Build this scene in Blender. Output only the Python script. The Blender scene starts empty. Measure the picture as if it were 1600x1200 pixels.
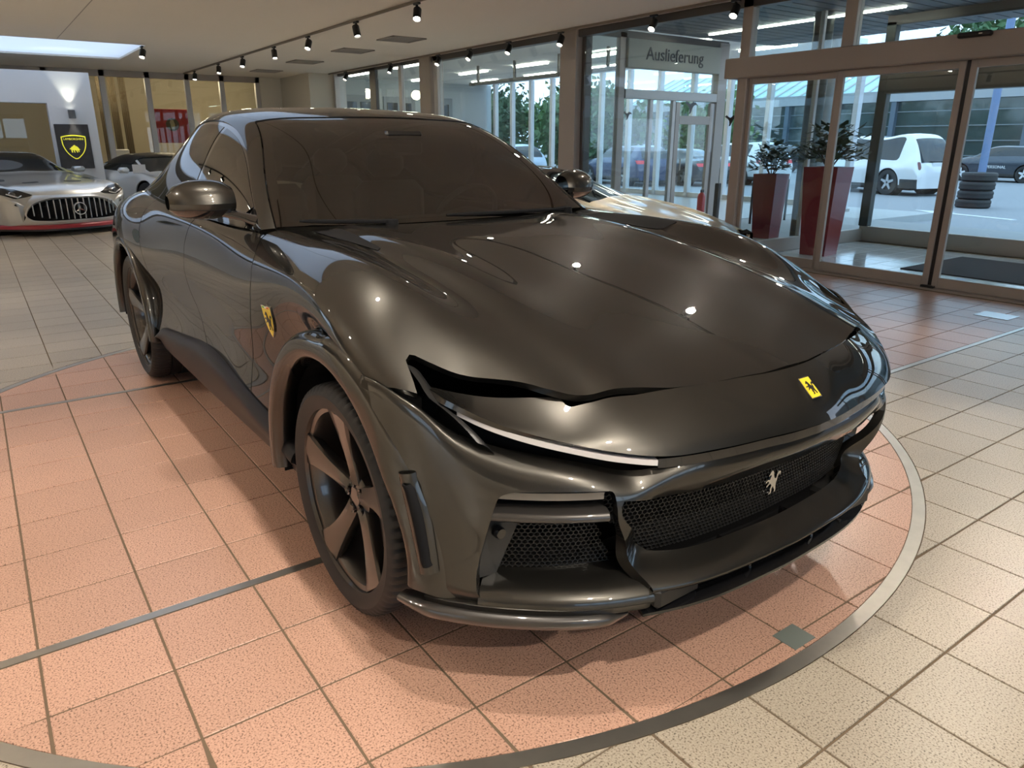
import bpy, math, random
import numpy as np
from mathutils import Vector, Matrix
random.seed(7); rng = np.random.default_rng(7)
PI = math.pi
SC = bpy.context.scene
COL = SC.collection

# ---------------------------------------------------------------- camera, sky, exposure
cam_data = bpy.data.cameras.new('camera'); cam = bpy.data.objects.new('camera', cam_data); COL.objects.link(cam)
cam.location = (0, 0, 1.419)
cam.rotation_euler = (PI/2 - 0.31943, 0, -0.6205)
cam_data.sensor_width = 36; cam_data.lens = 1140.85/1600*36; cam_data.clip_start = .05; cam_data.clip_end = 400
SC.camera = cam
SC.view_settings.view_transform = 'Standard'; SC.view_settings.look = 'None'
SC.view_settings.gamma = 1; SC.view_settings.use_curve_mapping = False
SC.view_settings.exposure = 0.40
SC.cycles.transparent_max_bounces = 32

world = bpy.data.worlds.new('sky'); SC.world = world; world.use_nodes = True
wn = world.node_tree; wn.nodes.clear()
w_out = wn.nodes.new('ShaderNodeOutputWorld'); w_bg = wn.nodes.new('ShaderNodeBackground')
w_tc = wn.nodes.new('ShaderNodeTexCoord'); w_map = wn.nodes.new('ShaderNodeMapping'); w_no = wn.nodes.new('ShaderNodeTexNoise')
w_rp = wn.nodes.new('ShaderNodeValToRGB')
w_map.inputs['Scale'].default_value = (1, 1, 3.0)
w_no.inputs['Scale'].default_value = 2.2; w_no.inputs['Detail'].default_value = 5
w_rp.color_ramp.elements[0].position = .38; w_rp.color_ramp.elements[0].color = (.44, .62, .92, 1)
w_rp.color_ramp.elements[1].position = .62; w_rp.color_ramp.elements[1].color = (.72, .84, 1.0, 1)
w_bg.inputs['Strength'].default_value = 2.15
wn.links.new(w_tc.outputs['Generated'], w_map.inputs['Vector']); wn.links.new(w_map.outputs[0], w_no.inputs['Vector'])
wn.links.new(w_no.outputs['Fac'], w_rp.inputs['Fac']); wn.links.new(w_rp.outputs['Color'], w_bg.inputs['Color'])
wn.links.new(w_bg.outputs[0], w_out.inputs['Surface'])

# ---------------------------------------------------------------- helpers
def mat(name, col, rough=.5, metal=0., coat=0., coat_r=.03, emit=None, es=0., noise=None, bump=None, spec=.5, sub=None):
    """noise=(scale, amount, col2)  bump=(scale, strength)"""
    m = bpy.data.materials.new(name); m.use_nodes = True
    nt = m.node_tree; p = nt.nodes['Principled BSDF']
    p.inputs['Base Color'].default_value = (*col, 1); p.inputs['Roughness'].default_value = rough
    p.inputs['Metallic'].default_value = metal; p.inputs['Coat Weight'].default_value = coat
    p.inputs['Coat Roughness'].default_value = coat_r; p.inputs['Specular IOR Level'].default_value = spec
    if emit: p.inputs['Emission Color'].default_value = (*emit, 1); p.inputs['Emission Strength'].default_value = es
    if noise or bump:
        tc = nt.nodes.new('ShaderNodeTexCoord')
    if noise:
        n = nt.nodes.new('ShaderNodeTexNoise'); n.inputs['Scale'].default_value = noise[0]; n.inputs['Detail'].default_value = 6
        mx = nt.nodes.new('ShaderNodeMix'); mx.data_type = 'RGBA'
        mx.inputs[6].default_value = (*col, 1); mx.inputs[7].default_value = (*noise[2], 1)
        mr = nt.nodes.new('ShaderNodeMapRange'); mr.inputs['From Min'].default_value = .5-noise[1]/2; mr.inputs['From Max'].default_value = .5+noise[1]/2
        nt.links.new(tc.outputs['Object'], n.inputs['Vector']); nt.links.new(n.outputs['Fac'], mr.inputs['Value'])
        nt.links.new(mr.outputs[0], mx.inputs[0]); nt.links.new(mx.outputs[2], p.inputs['Base Color'])
    if bump:
        n2 = nt.nodes.new('ShaderNodeTexNoise'); n2.inputs['Scale'].default_value = bump[0]; n2.inputs['Detail'].default_value = 4
        b = nt.nodes.new('ShaderNodeBump'); b.inputs['Strength'].default_value = bump[1]; b.inputs['Distance'].default_value = .01
        nt.links.new(tc.outputs['Object'], n2.inputs['Vector']); nt.links.new(n2.outputs['Fac'], b.inputs['Height'])
        nt.links.new(b.outputs[0], p.inputs['Normal'])
    return m

def glass(name, tint=(.9, .96, .97), rough=0., ior=1.45, gl=(1, 1, 1)):
    m = bpy.data.materials.new(name); m.use_nodes = True; nt = m.node_tree; nt.nodes.clear()
    o = nt.nodes.new('ShaderNodeOutputMaterial'); t = nt.nodes.new('ShaderNodeBsdfTransparent'); g = nt.nodes.new('ShaderNodeBsdfGlossy')
    f = nt.nodes.new('ShaderNodeFresnel'); mx = nt.nodes.new('ShaderNodeMixShader')
    t.inputs['Color'].default_value = (*tint, 1); g.inputs['Roughness'].default_value = rough; g.inputs['Color'].default_value = (*gl, 1)
    ge = nt.nodes.new('ShaderNodeNewGeometry'); mp = nt.nodes.new('ShaderNodeMapRange')   # a thin pane reflects alike from both sides
    mp.inputs['To Min'].default_value = ior; mp.inputs['To Max'].default_value = 1/ior
    nt.links.new(ge.outputs['Backfacing'], mp.inputs['Value']); nt.links.new(mp.outputs[0], f.inputs['IOR'])
    nt.links.new(f.outputs[0], mx.inputs[0]); nt.links.new(t.outputs[0], mx.inputs[1]); nt.links.new(g.outputs[0], mx.inputs[2])
    nt.links.new(mx.outputs[0], o.inputs['Surface']); return m

def link(name, V, F, m, parent=None, smooth=False, loc=None, rotz=None, autosmooth=None):
    me = bpy.data.meshes.new(name); me.from_pydata([tuple(map(float, v)) for v in V], [], [tuple(int(i) for i in f) for f in F]); me.update()
    if m is not None:
        for mm in (m if isinstance(m, (list, tuple)) else [m]): me.materials.append(mm)
    if smooth:
        me.polygons.foreach_set('use_smooth', [True]*len(me.polygons))
        if autosmooth is not None: me.set_sharp_from_angle(angle=math.radians(autosmooth))
    o = bpy.data.objects.new(name, me); COL.objects.link(o)
    if parent is not None: o.parent = parent
    if loc is not None: o.location = loc
    if rotz is not None: o.rotation_euler.z = rotz
    return o

class MB:
    """collects simple solids, then links them as ONE mesh"""
    def __init__(s): s.V = []; s.F = []
    def add(s, V, F):
        b = len(s.V); s.V += [tuple(v) for v in V]; s.F += [tuple(i+b for i in f) for f in F]; return s
    def box(s, x0, x1, y0, y1, z0, z1):
        V = [(x, y, z) for z in (z0, z1) for y in (y0, y1) for x in (x0, x1)]
        return s.add(V, [(0, 2, 3, 1), (4, 5, 7, 6), (0, 1, 5, 4), (2, 6, 7, 3), (0, 4, 6, 2), (1, 3, 7, 5)])
    def bbox(s, x0, x1, y0, y1, z0, z1, b=.01):
        """box with chamfered edges"""
        cx, cy, cz = (x0+x1)/2, (y0+y1)/2, (z0+z1)/2; hx, hy, hz = abs(x1-x0)/2, abs(y1-y0)/2, abs(z1-z0)/2
        b = min(b, hx*.9, hy*.9, hz*.9)
        V = []; idx = {}
        for sx in (-1, 1):
            for sy in (-1, 1):
                for sz in (-1, 1):
                    for ax in range(3):
                        q = [sx*(hx-b), sy*(hy-b), sz*(hz-b)]; q[ax] = (sx*hx, sy*hy, sz*hz)[ax]
                        idx[(sx, sy, sz, ax)] = len(V); V.append((cx+q[0], cy+q[1], cz+q[2]))
        F = []
        for ax in range(3):
            o1, o2 = [(1, 2), (2, 0), (0, 1)][ax]
            for sg in (-1, 1):
                quad = []
                for p, q in ((-1, -1), (1, -1), (1, 1), (-1, 1)):
                    k = [0, 0, 0]; k[ax] = sg; k[o1] = p; k[o2] = q; quad.append(idx[(*k, ax)])
                F.append(quad if sg > 0 else quad[::-1])
        for ax in range(3):
            o1, o2 = [(1, 2), (2, 0), (0, 1)][ax]
            for p in (-1, 1):
                for q in (-1, 1):
                    def key(t, a):
                        k = [0, 0, 0]; k[ax] = t; k[o1] = p; k[o2] = q; return idx[(*k, a)]
                    f = [key(-1, o1), key(1, o1), key(1, o2), key(-1, o2)]
                    F.append(f if p*q < 0 else f[::-1])
        for sx in (-1, 1):
            for sy in (-1, 1):
                for sz in (-1, 1):
                    f = [idx[(sx, sy, sz, a)] for a in range(3)]
                    F.append(f if sx*sy*sz > 0 else f[::-1])
        return s.add(V, F)
    def tube(s, pts, r, n=8, caps=True):
        pts = [Vector(p) for p in pts]; rings = []
        rs = r if isinstance(r, (list, tuple)) else [r]*len(pts)
        prev = None
        for i, p in enumerate(pts):
            t = (pts[min(i+1, len(pts)-1)] - pts[max(i-1, 0)]).normalized()
            a = Vector((0, 0, 1)) if abs(t.z) < .9 else Vector((1, 0, 0))
            if prev is not None: a = prev
            u = (a - t*a.dot(t)).normalized(); prev = u; w = t.cross(u)
            rings.append([p + (u*math.cos(2*PI*k/n) + w*math.sin(2*PI*k/n))*rs[i] for k in range(n)])
        V = [v for rg in rings for v in rg]; F = []
        for i in range(len(pts)-1):
            for k in range(n): F.append((i*n+k, i*n+(k+1) % n, (i+1)*n+(k+1) % n, (i+1)*n+k))
        if caps: F += [tuple(range(n))[::-1], tuple((len(pts)-1)*n+k for k in range(n))]
        return s.add(V, F)
    def lathe(s, prof, c, axis='z', n=32, close=False):
        """prof [(r, h)] revolved round an axis through c"""
        V = []; F = []; m = len(prof)
        for k in range(n):
            a = 2*PI*k/n
            for r, h in prof:
                q = {'z': (r*math.cos(a), r*math.sin(a), h), 'y': (r*math.sin(a), h, r*math.cos(a)), 'x': (h, r*math.cos(a), r*math.sin(a))}[axis]
                V.append((c[0]+q[0], c[1]+q[1], c[2]+q[2]))
        for k in range(n):
            k2 = (k+1) % n
            for i in range(m-1): F.append((k*m+i, k2*m+i, k2*m+i+1, k*m+i+1))
            if close: F.append((k*m+m-1, k2*m+m-1, k2*m, k*m))
        return s.add(V, F)
    def prism(s, poly, p0, ex, ey, d):
        """2D polygon in the plane p0+ex,ey pushed along d"""
        p0, ex, ey, d = Vector(p0), Vector(ex), Vector(ey), Vector(d); n = len(poly)
        A = [p0 + ex*x + ey*y for x, y in poly]; V = A + [a + d for a in A]
        F = [tuple(range(n))[::-1], tuple(range(n, 2*n))] + [(i, (i+1) % n, n+(i+1) % n, n+i) for i in range(n)]
        return s.add(V, F)
    def build(s, name, m, parent=None, smooth=False, auto=40, **k):
        return link(name, s.V, s.F, m, parent, smooth, autosmooth=auto if smooth else None, **k)

def tag(o, label=None, cat=None, group=None, kind=None):
    if label: o['label'] = label
    if cat: o['category'] = cat
    if group: o['group'] = group
    if kind: o['kind'] = kind
    return o
def empty(name, loc=(0, 0, 0), rz=0, label=None, cat=None, group=None, kind=None):
    o = bpy.data.objects.new(name, None); COL.objects.link(o); o.empty_display_size = .1
    o.location = loc; o.rotation_euler.z = rz; return tag(o, label, cat, group, kind)
def copy_tree(o, parent=None):
    c = o.copy(); COL.objects.link(c); c.parent = parent
    for ch in list(o.children): copy_tree(ch, c)
    return c

# ---------------------------------------------------------------- smooth surfaces that can be trimmed
def nspline(t, Y, x):
    """natural cubic spline through Y (n,...) at knots t, evaluated at x"""
    t = np.asarray(t, float); Y = np.asarray(Y, float); n = len(t); h = np.diff(t)
    A = np.zeros((n, n)); R = np.zeros_like(Y); A[0, 0] = A[-1, -1] = 1
    for i in range(1, n-1):
        A[i, i-1] = h[i-1]; A[i, i] = 2*(h[i-1]+h[i]); A[i, i+1] = h[i]
        R[i] = 6*((Y[i+1]-Y[i])/h[i] - (Y[i]-Y[i-1])/h[i-1])
    M = np.tensordot(np.linalg.inv(A), R, 1)
    x = np.asarray(x, float); k = np.clip(np.searchsorted(t, x, 'right')-1, 0, n-2)
    sh = (slice(None),)+(None,)*(Y.ndim-1)
    a = (t[k+1]-x)[sh]; b = (x-t[k])[sh]; hh = h[k][sh]
    return (M[k]*a**3+M[k+1]*b**3)/(6*hh) + (Y[k]/hh-M[k]*hh/6)*a + (Y[k+1]/hh-M[k+1]*hh/6)*b
def pchip(t, Y, x):
    t = np.asarray(t, float); Y = np.asarray(Y, float); h = np.diff(t); d = np.diff(Y)/h; n = len(t); m = np.zeros(n)
    for i in range(1, n-1):
        if d[i-1]*d[i] > 0: w1, w2 = 2*h[i]+h[i-1], h[i]+2*h[i-1]; m[i] = (w1+w2)/(w1/d[i-1]+w2/d[i])
    m[0], m[-1] = d[0], d[-1]
    x = np.clip(np.asarray(x, float), t[0], t[-1]); k = np.clip(np.searchsorted(t, x, 'right')-1, 0, n-2); s = (x-t[k])/h[k]
    return (2*s**3-3*s**2+1)*Y[k]+(s**3-2*s**2+s)*h[k]*m[k]+(-2*s**3+3*s**2)*Y[k+1]+(s**3-s**2)*h[k]*m[k+1]
def crv(pts, n=60, closed=False):
    P = np.asarray(pts, float)
    if closed: P = np.vstack([P, P[:1]])
    t = np.r_[0, np.cumsum(np.maximum(np.linalg.norm(np.diff(P, axis=0), axis=1), 1e-6))**1.0]
    x = np.linspace(0, t[-1], n)
    return np.stack([pchip(t, P[:, i], x) for i in range(P.shape[1])], 1)

class Surf:
    """net: rows (stations) x columns of 3D points -> dense grid P with knots U (columns) and W (stations)"""
    def __init__(s, net, nv=100, nu=80, mirror=False, su=None, sv=None, tv=None, tu=None):
        N = np.asarray(net, float)
        if mirror:   # column 0 lies on y=0: reflect so the grid runs from -y to +y
            L = N[:, :0:-1].copy(); L[..., 1] *= -1; N = np.concatenate([L, N], 1)
        dv = np.linalg.norm(np.diff(N, axis=0), axis=2).mean(1); du = np.linalg.norm(np.diff(N, axis=1), axis=2).mean(0)
        tv = np.r_[0, np.cumsum(np.maximum(dv, .004))] if tv is None else np.asarray(tv, float); tu = np.r_[0, np.cumsum(np.maximum(du, .004))] if tu is None else np.asarray(tu, float)
        gv = np.linspace(0, 1, nv) if sv is None else np.asarray(sv); gu = np.linspace(0, 1, nu) if su is None else np.asarray(su)
        xv = tv[-1]*gv; xu = tu[-1]*gu
        A = nspline(tv, N, xv); A = np.swapaxes(nspline(tu, np.swapaxes(A, 0, 1), xu), 0, 1)
        s.P = A; s.col = np.interp(xu, tu, np.arange(N.shape[1]))[None, :].repeat(len(xv), 0)
        s.row = np.interp(xv, tv, np.arange(N.shape[0]))[:, None].repeat(len(xu), 1)
        if mirror: s.col = np.abs(s.col-(N.shape[1]-1)/2)
        s.norms()
    def norms(s):
        d1 = np.gradient(s.P, axis=0); d2 = np.gradient(s.P, axis=1); n = np.cross(d1, d2)
        s.N = n/np.maximum(np.linalg.norm(n, axis=2, keepdims=True), 1e-9)
    def flip(s):
        s.P = s.P[:, ::-1]; s.col = s.col[:, ::-1]; s.row = s.row[:, ::-1]; s.norms(); return s
    def side(s, sg):
        if sg > 0: return s
        q = object.__new__(Surf); q.P = s.P*np.array([1, -1, 1]); q.P = q.P[:, ::-1]; q.col = s.col[:, ::-1]; q.row = s.row[:, ::-1]; q.norms(); return q

def clip(S, gs, off=0.):
    """part of the grid where every g>=0; returns V, N, F"""
    P = S.P + S.N*off; n, m = P.shape[:2]
    X = [tuple(v) for v in P.reshape(-1, 3)]; NN = [tuple(v) for v in S.N.reshape(-1, 3)]
    G = [np.asarray(g, float).reshape(-1) for g in gs]; Gl = [list(g) for g in G]
    idx = np.arange(n*m).reshape(n, m)
    Q = np.stack([idx[:-1, :-1], idx[1:, :-1], idx[1:, 1:], idx[:-1, 1:]], -1).reshape(-1, 4)
    keep_all = np.ones(len(Q), bool); drop = np.zeros(len(Q), bool)
    for g in G:
        pos = g[Q] >= 0; keep_all &= pos.all(1); drop |= (~pos).all(1)
    F = [tuple(q) for q in Q[keep_all]]
    work = [list(q) for q in Q[~keep_all & ~drop]]
    cut = {}
    for gi in range(len(Gl)):
        g = Gl[gi]; nxt = []
        for poly in work:
            out = []
            for i in range(len(poly)):
                a, b = poly[i], poly[(i+1) % len(poly)]; ga, gb = g[a], g[b]
                if ga >= 0: out.append(a)
                if (ga >= 0) != (gb >= 0):
                    k = (gi, min(a, b), max(a, b))
                    if k not in cut:
                        t = ga/(ga-gb); cut[k] = len(X)
                        X.append(tuple(X[a][j]+(X[b][j]-X[a][j])*t for j in range(3))); NN.append(tuple(NN[a][j]+(NN[b][j]-NN[a][j])*t for j in range(3)))
                        for gj in range(len(Gl)): Gl[gj].append(Gl[gj][a]+(Gl[gj][b]-Gl[gj][a])*t if gj != gi else 0.)
                    out.append(cut[k])
            o2 = [v for i, v in enumerate(out) if v != out[i-1]]
            if len(o2) >= 3: nxt.append(o2)
        work = nxt
    F += [tuple(f) for f in work]
    used = sorted({i for f in F for i in f}); mp = {o: i for i, o in enumerate(used)}
    return np.array([X[i] for i in used]).reshape(-1, 3), np.array([NN[i] for i in used]).reshape(-1, 3), [tuple(mp[i] for i in f) for f in F]

def rimmed(V, N, F, t):
    """add an inward edge of depth t round every open border"""
    cnt = {}
    for f in F:
        for i in range(len(f)):
            a, b = f[i], f[(i+1) % len(f)]; cnt[(a, b)] = cnt.get((a, b), 0)+1
    V = [tuple(v) for v in V]; F = list(F); m1 = {}; m2 = {}
    for (a, b) in list(cnt):
        if (b, a) in cnt: continue
        for v in (a, b):
            if v not in m1:
                m1[v] = len(V); V.append(V[v]); m2[v] = len(V)
                nn = N[v]/max(np.linalg.norm(N[v]), 1e-9); V.append(tuple(np.array(V[v])-nn*t))
        F.append((m1[b], m1[a], m2[a], m2[b]))
    return V, F

def panel(name, m, parent, S, gs=(), t=.012, off=0.):
    gs = list(gs) or [np.ones(S.P.shape[:2])]
    V, N, F = clip(S, gs, off)
    if not len(F): print('EMPTY PANEL', name); return None
    if t: V, F = rimmed(V, N, F, t)
    return link(name, V, F, m, parent, True, autosmooth=60)

def sdp(X, Y, poly):
    """signed distance to a closed polygon, positive inside"""
    poly = np.asarray(poly, float); A = poly; B = np.roll(poly, -1, 0); sh = X.shape; x = X.reshape(-1); y = Y.reshape(-1)
    best = np.full(x.shape, 1e9); ins = np.zeros(x.shape, bool)
    for (ax, ay), (bx, by) in zip(A, B):
        dx, dy = bx-ax, by-ay; L = dx*dx+dy*dy
        if L < 1e-14: continue
        t = np.clip(((x-ax)*dx+(y-ay)*dy)/L, 0, 1); d = (x-ax-t*dx)**2+(y-ay-t*dy)**2; best = np.minimum(best, d)
        if ay != by:
            c = ((ay > y) != (by > y)) & (x < dx*(y-ay)/dy+ax); ins ^= c
    d = np.sqrt(best); return np.where(ins, d, -d).reshape(sh)
def cliptop(A, B, x):
    return np.interp(x, A, B)
# ---------------------------------------------------------------- materials
def tile_mat(name, c1, c2, rough=.33):
    m = bpy.data.materials.new(name); m.use_nodes = True; nt = m.node_tree; p = nt.nodes['Principled BSDF']; L = nt.links.new
    tc = nt.nodes.new('ShaderNodeTexCoord'); geo = nt.nodes.new('ShaderNodeNewGeometry'); oi = nt.nodes.new('ShaderNodeObjectInfo')
    n1 = nt.nodes.new('ShaderNodeTexNoise'); n1.noise_dimensions = '2D'; n1.inputs['Scale'].default_value = 190; n1.inputs['Detail'].default_value = 2
    n2 = nt.nodes.new('ShaderNodeTexNoise'); n2.inputs['Scale'].default_value = 3; n2.inputs['Detail'].default_value = 3
    L(geo.outputs['Position'], n1.inputs['Vector']); L(geo.outputs['Position'], n2.inputs['Vector'])
    r = nt.nodes.new('ShaderNodeValToRGB'); e = r.color_ramp.elements
    e[0].position = .32; e[0].color = (c2[0]*.35, c2[1]*.33, c2[2]*.32, 1); e[1].position = .385; e[1].color = (*c2, 1)
    k = e.new(.52); k.color = (*c1, 1); k2 = e.new(.70); k2.color = (min(c1[0]*1.12, 1), c1[1]*1.14, c1[2]*1.16, 1)
    L(n1.outputs['Fac'], r.inputs['Fac'])
    ad = nt.nodes.new('ShaderNodeMath'); ad.operation = 'ADD'; L(geo.outputs['Random Per Island'], ad.inputs[0]); L(oi.outputs['Random'], ad.inputs[1])
    fr = nt.nodes.new('ShaderNodeMath'); fr.operation = 'FRACT'; L(ad.outputs[0], fr.inputs[0])
    av = nt.nodes.new('ShaderNodeMath'); av.operation = 'ADD'; L(fr.outputs[0], av.inputs[0]); L(n2.outputs['Fac'], av.inputs[1])
    mr = nt.nodes.new('ShaderNodeMapRange'); mr.inputs['From Max'].default_value = 2; mr.inputs['To Min'].default_value = .84; mr.inputs['To Max'].default_value = 1.14
    L(av.outputs[0], mr.inputs['Value'])
    hs = nt.nodes.new('ShaderNodeHueSaturation'); L(mr.outputs[0], hs.inputs['Value']); L(r.outputs['Color'], hs.inputs['Color']); L(hs.outputs[0], p.inputs['Base Color'])
    p.inputs['Roughness'].default_value = rough; p.inputs['Specular IOR Level'].default_value = .45
    return m
M = {}
M['beige'] = tile_mat('beige speckled tile', (.40, .35, .28), (.345, .30, .235))
M['red'] = tile_mat('red speckled tile', (.55, .335, .25), (.475, .28, .205))
M['rose'] = tile_mat('pale red tile', (.46, .30, .235), (.41, .26, .20))
M['grout'] = mat('grout', (.16, .115, .075), .9)
M['steel'] = mat('brushed steel', (.42, .40, .36), .32, .9, noise=(14, .8, (.55, .52, .46)))
M['ceil'] = mat('ceiling paint', (.86, .81, .75), .85, noise=(1.2, 1, (.83, .78, .72)))
M['frame'] = mat('bronze aluminium', (.40, .355, .315), .45, .25)
M['frame_dk'] = mat('dark aluminium', (.10, .095, .09), .4, .3)
M['frame_lt'] = mat('pale aluminium', (.55, .53, .51), .45, .3)
M['black'] = mat('black plastic', (.012, .012, .012), .4)
M['matblack'] = mat('matt black', (.010, .010, .011), .95, spec=.12)
M['white'] = mat('white wall paint', (.74, .76, .78), .7)
M['pane'] = glass('window glass', (.925, .975, .98))
M['pane_in'] = glass('inner window glass', (.95, .965, .95))
M['warm_lens'] = mat('lit lens', (1, .95, .85), emit=(1, .93, .80), es=40)
M['tube'] = mat('lit tube', (1, 1, .9), emit=(1, .97, .82), es=14)
M['tube_warm'] = mat('lit warm lamp', (1, .8, .4), emit=(1, .72, .28), es=2.5)
M['darkglass'] = mat('dark glass', (.02, .025, .027), .05, 0, spec=.6)

# ---------------------------------------------------------------- floor of tiles
P_ = .3092; U0, V0 = -.092, .714
TC = (1.775, 3.466); TR0, TR1 = 2.503, 2.549
floor = MB().box(-9, 7.9, -7, 20.6, -.12, -.005).build('floor', M['grout']); tag(floor, kind='structure')
turn = empty('turntable', (TC[0], TC[1], -.0023), label='round red tiled turntable with a steel rim set into the beige tiled floor', cat='turntable')

def tile_poly(x0, x1, y0, y1, R, inside):
    """tile rectangle cut by the circle round TC; polygon or None"""
    pts = []; n = 24
    c = [(x0, y0), (x1, y0), (x1, y1), (x0, y1)]
    for i in range(4):
        (ax, ay), (bx, by) = c[i], c[(i+1) % 4]
        for k in range(n): pts.append((ax+(bx-ax)*k/n, ay+(by-ay)*k/n, k == 0))
    ok = [((p[0]-TC[0])**2+(p[1]-TC[1])**2 <= R*R) == inside for p in pts]
    if not any(ok): return None
    if all(ok): return c
    out = []; N = len(pts); i0 = next(i for i in range(N) if ok[i] and not ok[i-1])
    leave = None
    for j in range(N+1):
        i = (i0+j) % N
        if j == N: nowok = True
        else: nowok = ok[i]
        if nowok:
            if leave is not None:
                a0 = math.atan2(leave[1]-TC[1], leave[0]-TC[0]); q = pts[i]; a1 = math.atan2(q[1]-TC[1], q[0]-TC[0])
                d = (a1-a0+PI) % (2*PI)-PI; m = max(2, int(abs(d)*R/.03))
                out += [(TC[0]+R*math.cos(a0+d*k/m), TC[1]+R*math.sin(a0+d*k/m)) for k in range(m+1)]; leave = None
            if j < N and pts[i][2]: out.append(pts[i][:2])
        else:
            if leave is None: leave = pts[i]
    return out if len(out) >= 3 else None
def tile_solid(poly, z0=-.006, z1=0, b=.0015):
    cx = sum(p[0] for p in poly)/len(poly); cy = sum(p[1] for p in poly)/len(poly); n = len(poly)
    V = [(x, y, z0) for x, y in poly]+[(x, y, z1-b) for x, y in poly]
    for x, y in poly:
        d = math.hypot(x-cx, y-cy) or 1; V.append((x-(x-cx)/d*b*1.4, y-(y-cy)/d*b*1.4, z1))
    F = [(i, (i+1) % n, n+(i+1) % n, n+i) for i in range(n)]+[(n+i, n+(i+1) % n, 2*n+(i+1) % n, 2*n+i) for i in range(n)]+[tuple(range(2*n, 3*n))]
    return V, F
ca, sa = math.cos(.6205), math.sin(.6205)
def to_px(u, v, z):
    X = ca*u - sa*v; Y = sa*u + ca*v; zz = z-1.419; t = .31943
    d = Y*math.cos(t)-zz*math.sin(t)
    if d < .2: return None
    return 800+1140.85*X/d, 600-1140.85*(Y*math.sin(t)+zz*math.cos(t))/d
gap = .0035
full_tile = None
cand = []
far = {'beige': MB(), 'rose': MB()}
for i in range(-30, 26):
    for j in range(-26, 66):
        x0, x1, y0, y1 = U0+i*P_+gap, U0+(i+1)*P_-gap, V0+j*P_+gap, V0+(j+1)*P_-gap
        if x1 > 7.79 or x0 < -9 or y1 > 20.5 or y0 < -7: continue
        cx, cy = (x0+x1)/2, (y0+y1)/2; dist = math.hypot(cx-TC[0], cy-TC[1])
        px = to_px(cx, cy, 0); vis = px and -120 < px[0] < 1720 and -50 < px[1] < 1320
        if dist < TR0+.25:      # turntable tile, cut by the rows of steel strip
            yy0, yy1 = y0, y1
            for sv in (V0+13*P_, V0+5*P_):
                if abs(y0-gap-sv) < .02: yy0 = sv+.021
                if abs(y1+gap-sv) < .02: yy1 = sv-.021
            pl = tile_poly(x0, x1, yy0, yy1, TR0-.003, True)
            if pl:
                pl = [(p[0]-TC[0], p[1]-TC[1]) for p in pl]
                if not (1.70 < cx < 1.84 and .95 < cy < 1.07): pass
                link('tile', *tile_solid(pl), M['red'], turn)
        if dist > TR1-.25:
            kind = 'rose' if (cy > V0+5*P_ and cx > 3.0 and cy < 9) else 'beige'
            yy0 = y0
            if abs(y0-gap-(V0+5*P_)) < .02 and cx > 4: yy0 += .02
            if abs(y1+gap-(V0+5*P_)) < .02 and cx > 4: y1 -= .02
            pl = tile_poly(x0, x1, yy0, y1, TR1+.003, False)
            if not pl: continue
            if vis:
                a = [to_px(*c, 0) for c in ((x0, y0), (x1, y0), (x1, y1), (x0, y1))]
                area = .5*abs(sum(a[k][0]*a[(k+1) % 4][1]-a[(k+1) % 4][0]*a[k][1] for k in range(4))) if all(a) else 0
                cand.append((area, pl, kind))
            else: far[kind].add(*tile_solid(pl))
cand.sort(key=lambda c: -c[0])
for k, (a, pl, kind) in enumerate(cand):
    if k < 296:
        cx = sum(p[0] for p in pl)/len(pl); cy = sum(p[1] for p in pl)/len(pl)
        link('tile', *tile_solid([(p[0]-cx, p[1]-cy) for p in pl]), M[kind], floor, loc=(cx, cy, 0))
    else: far[kind].add(*tile_solid(pl))
for kind, mb in far.items():
    if mb.V: tag(mb.build('far_tiles', M[kind], floor), kind='stuff')
def ring(r0, r1, z0, z1, n=160):
    V = []; F = []
    for k in range(n):
        a = 2*PI*k/n; c, s = math.cos(a), math.sin(a)
        V += [(r0*c, r0*s, z0), (r0*c, r0*s, z1), (r1*c, r1*s, z1), (r1*c, r1*s, z0)]
    for k in range(n):
        o, q = 4*k, 4*((k+1) % n)
        for i in range(3): F.append((o+i, q+i, q+i+1, o+i+1))
    return V, F
link('rim', *ring(TR0, TR1, -.006, .001), M['steel'], turn)
for sv in (V0+13*P_, V0+5*P_):
    h = math.sqrt(TR0**2-(sv-TC[1])**2)-.004
    MB().box(-h, h, sv-TC[1]-.017, sv-TC[1]+.017, -.006, .0012).build('strip', M['steel'], turn)
MB().box(-.05, .05, -2.49, -2.41, -.003, .0022).build('cover_plate', mat('worn grey plate', (.20, .23, .21), .5, .3), turn)
MB().box(4.35, 7.78, V0+5*P_-.017, V0+5*P_+.017, -.006, .0012).build('trim_1', M['steel']); tag(bpy.data.objects['trim_1'], kind='structure')

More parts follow.
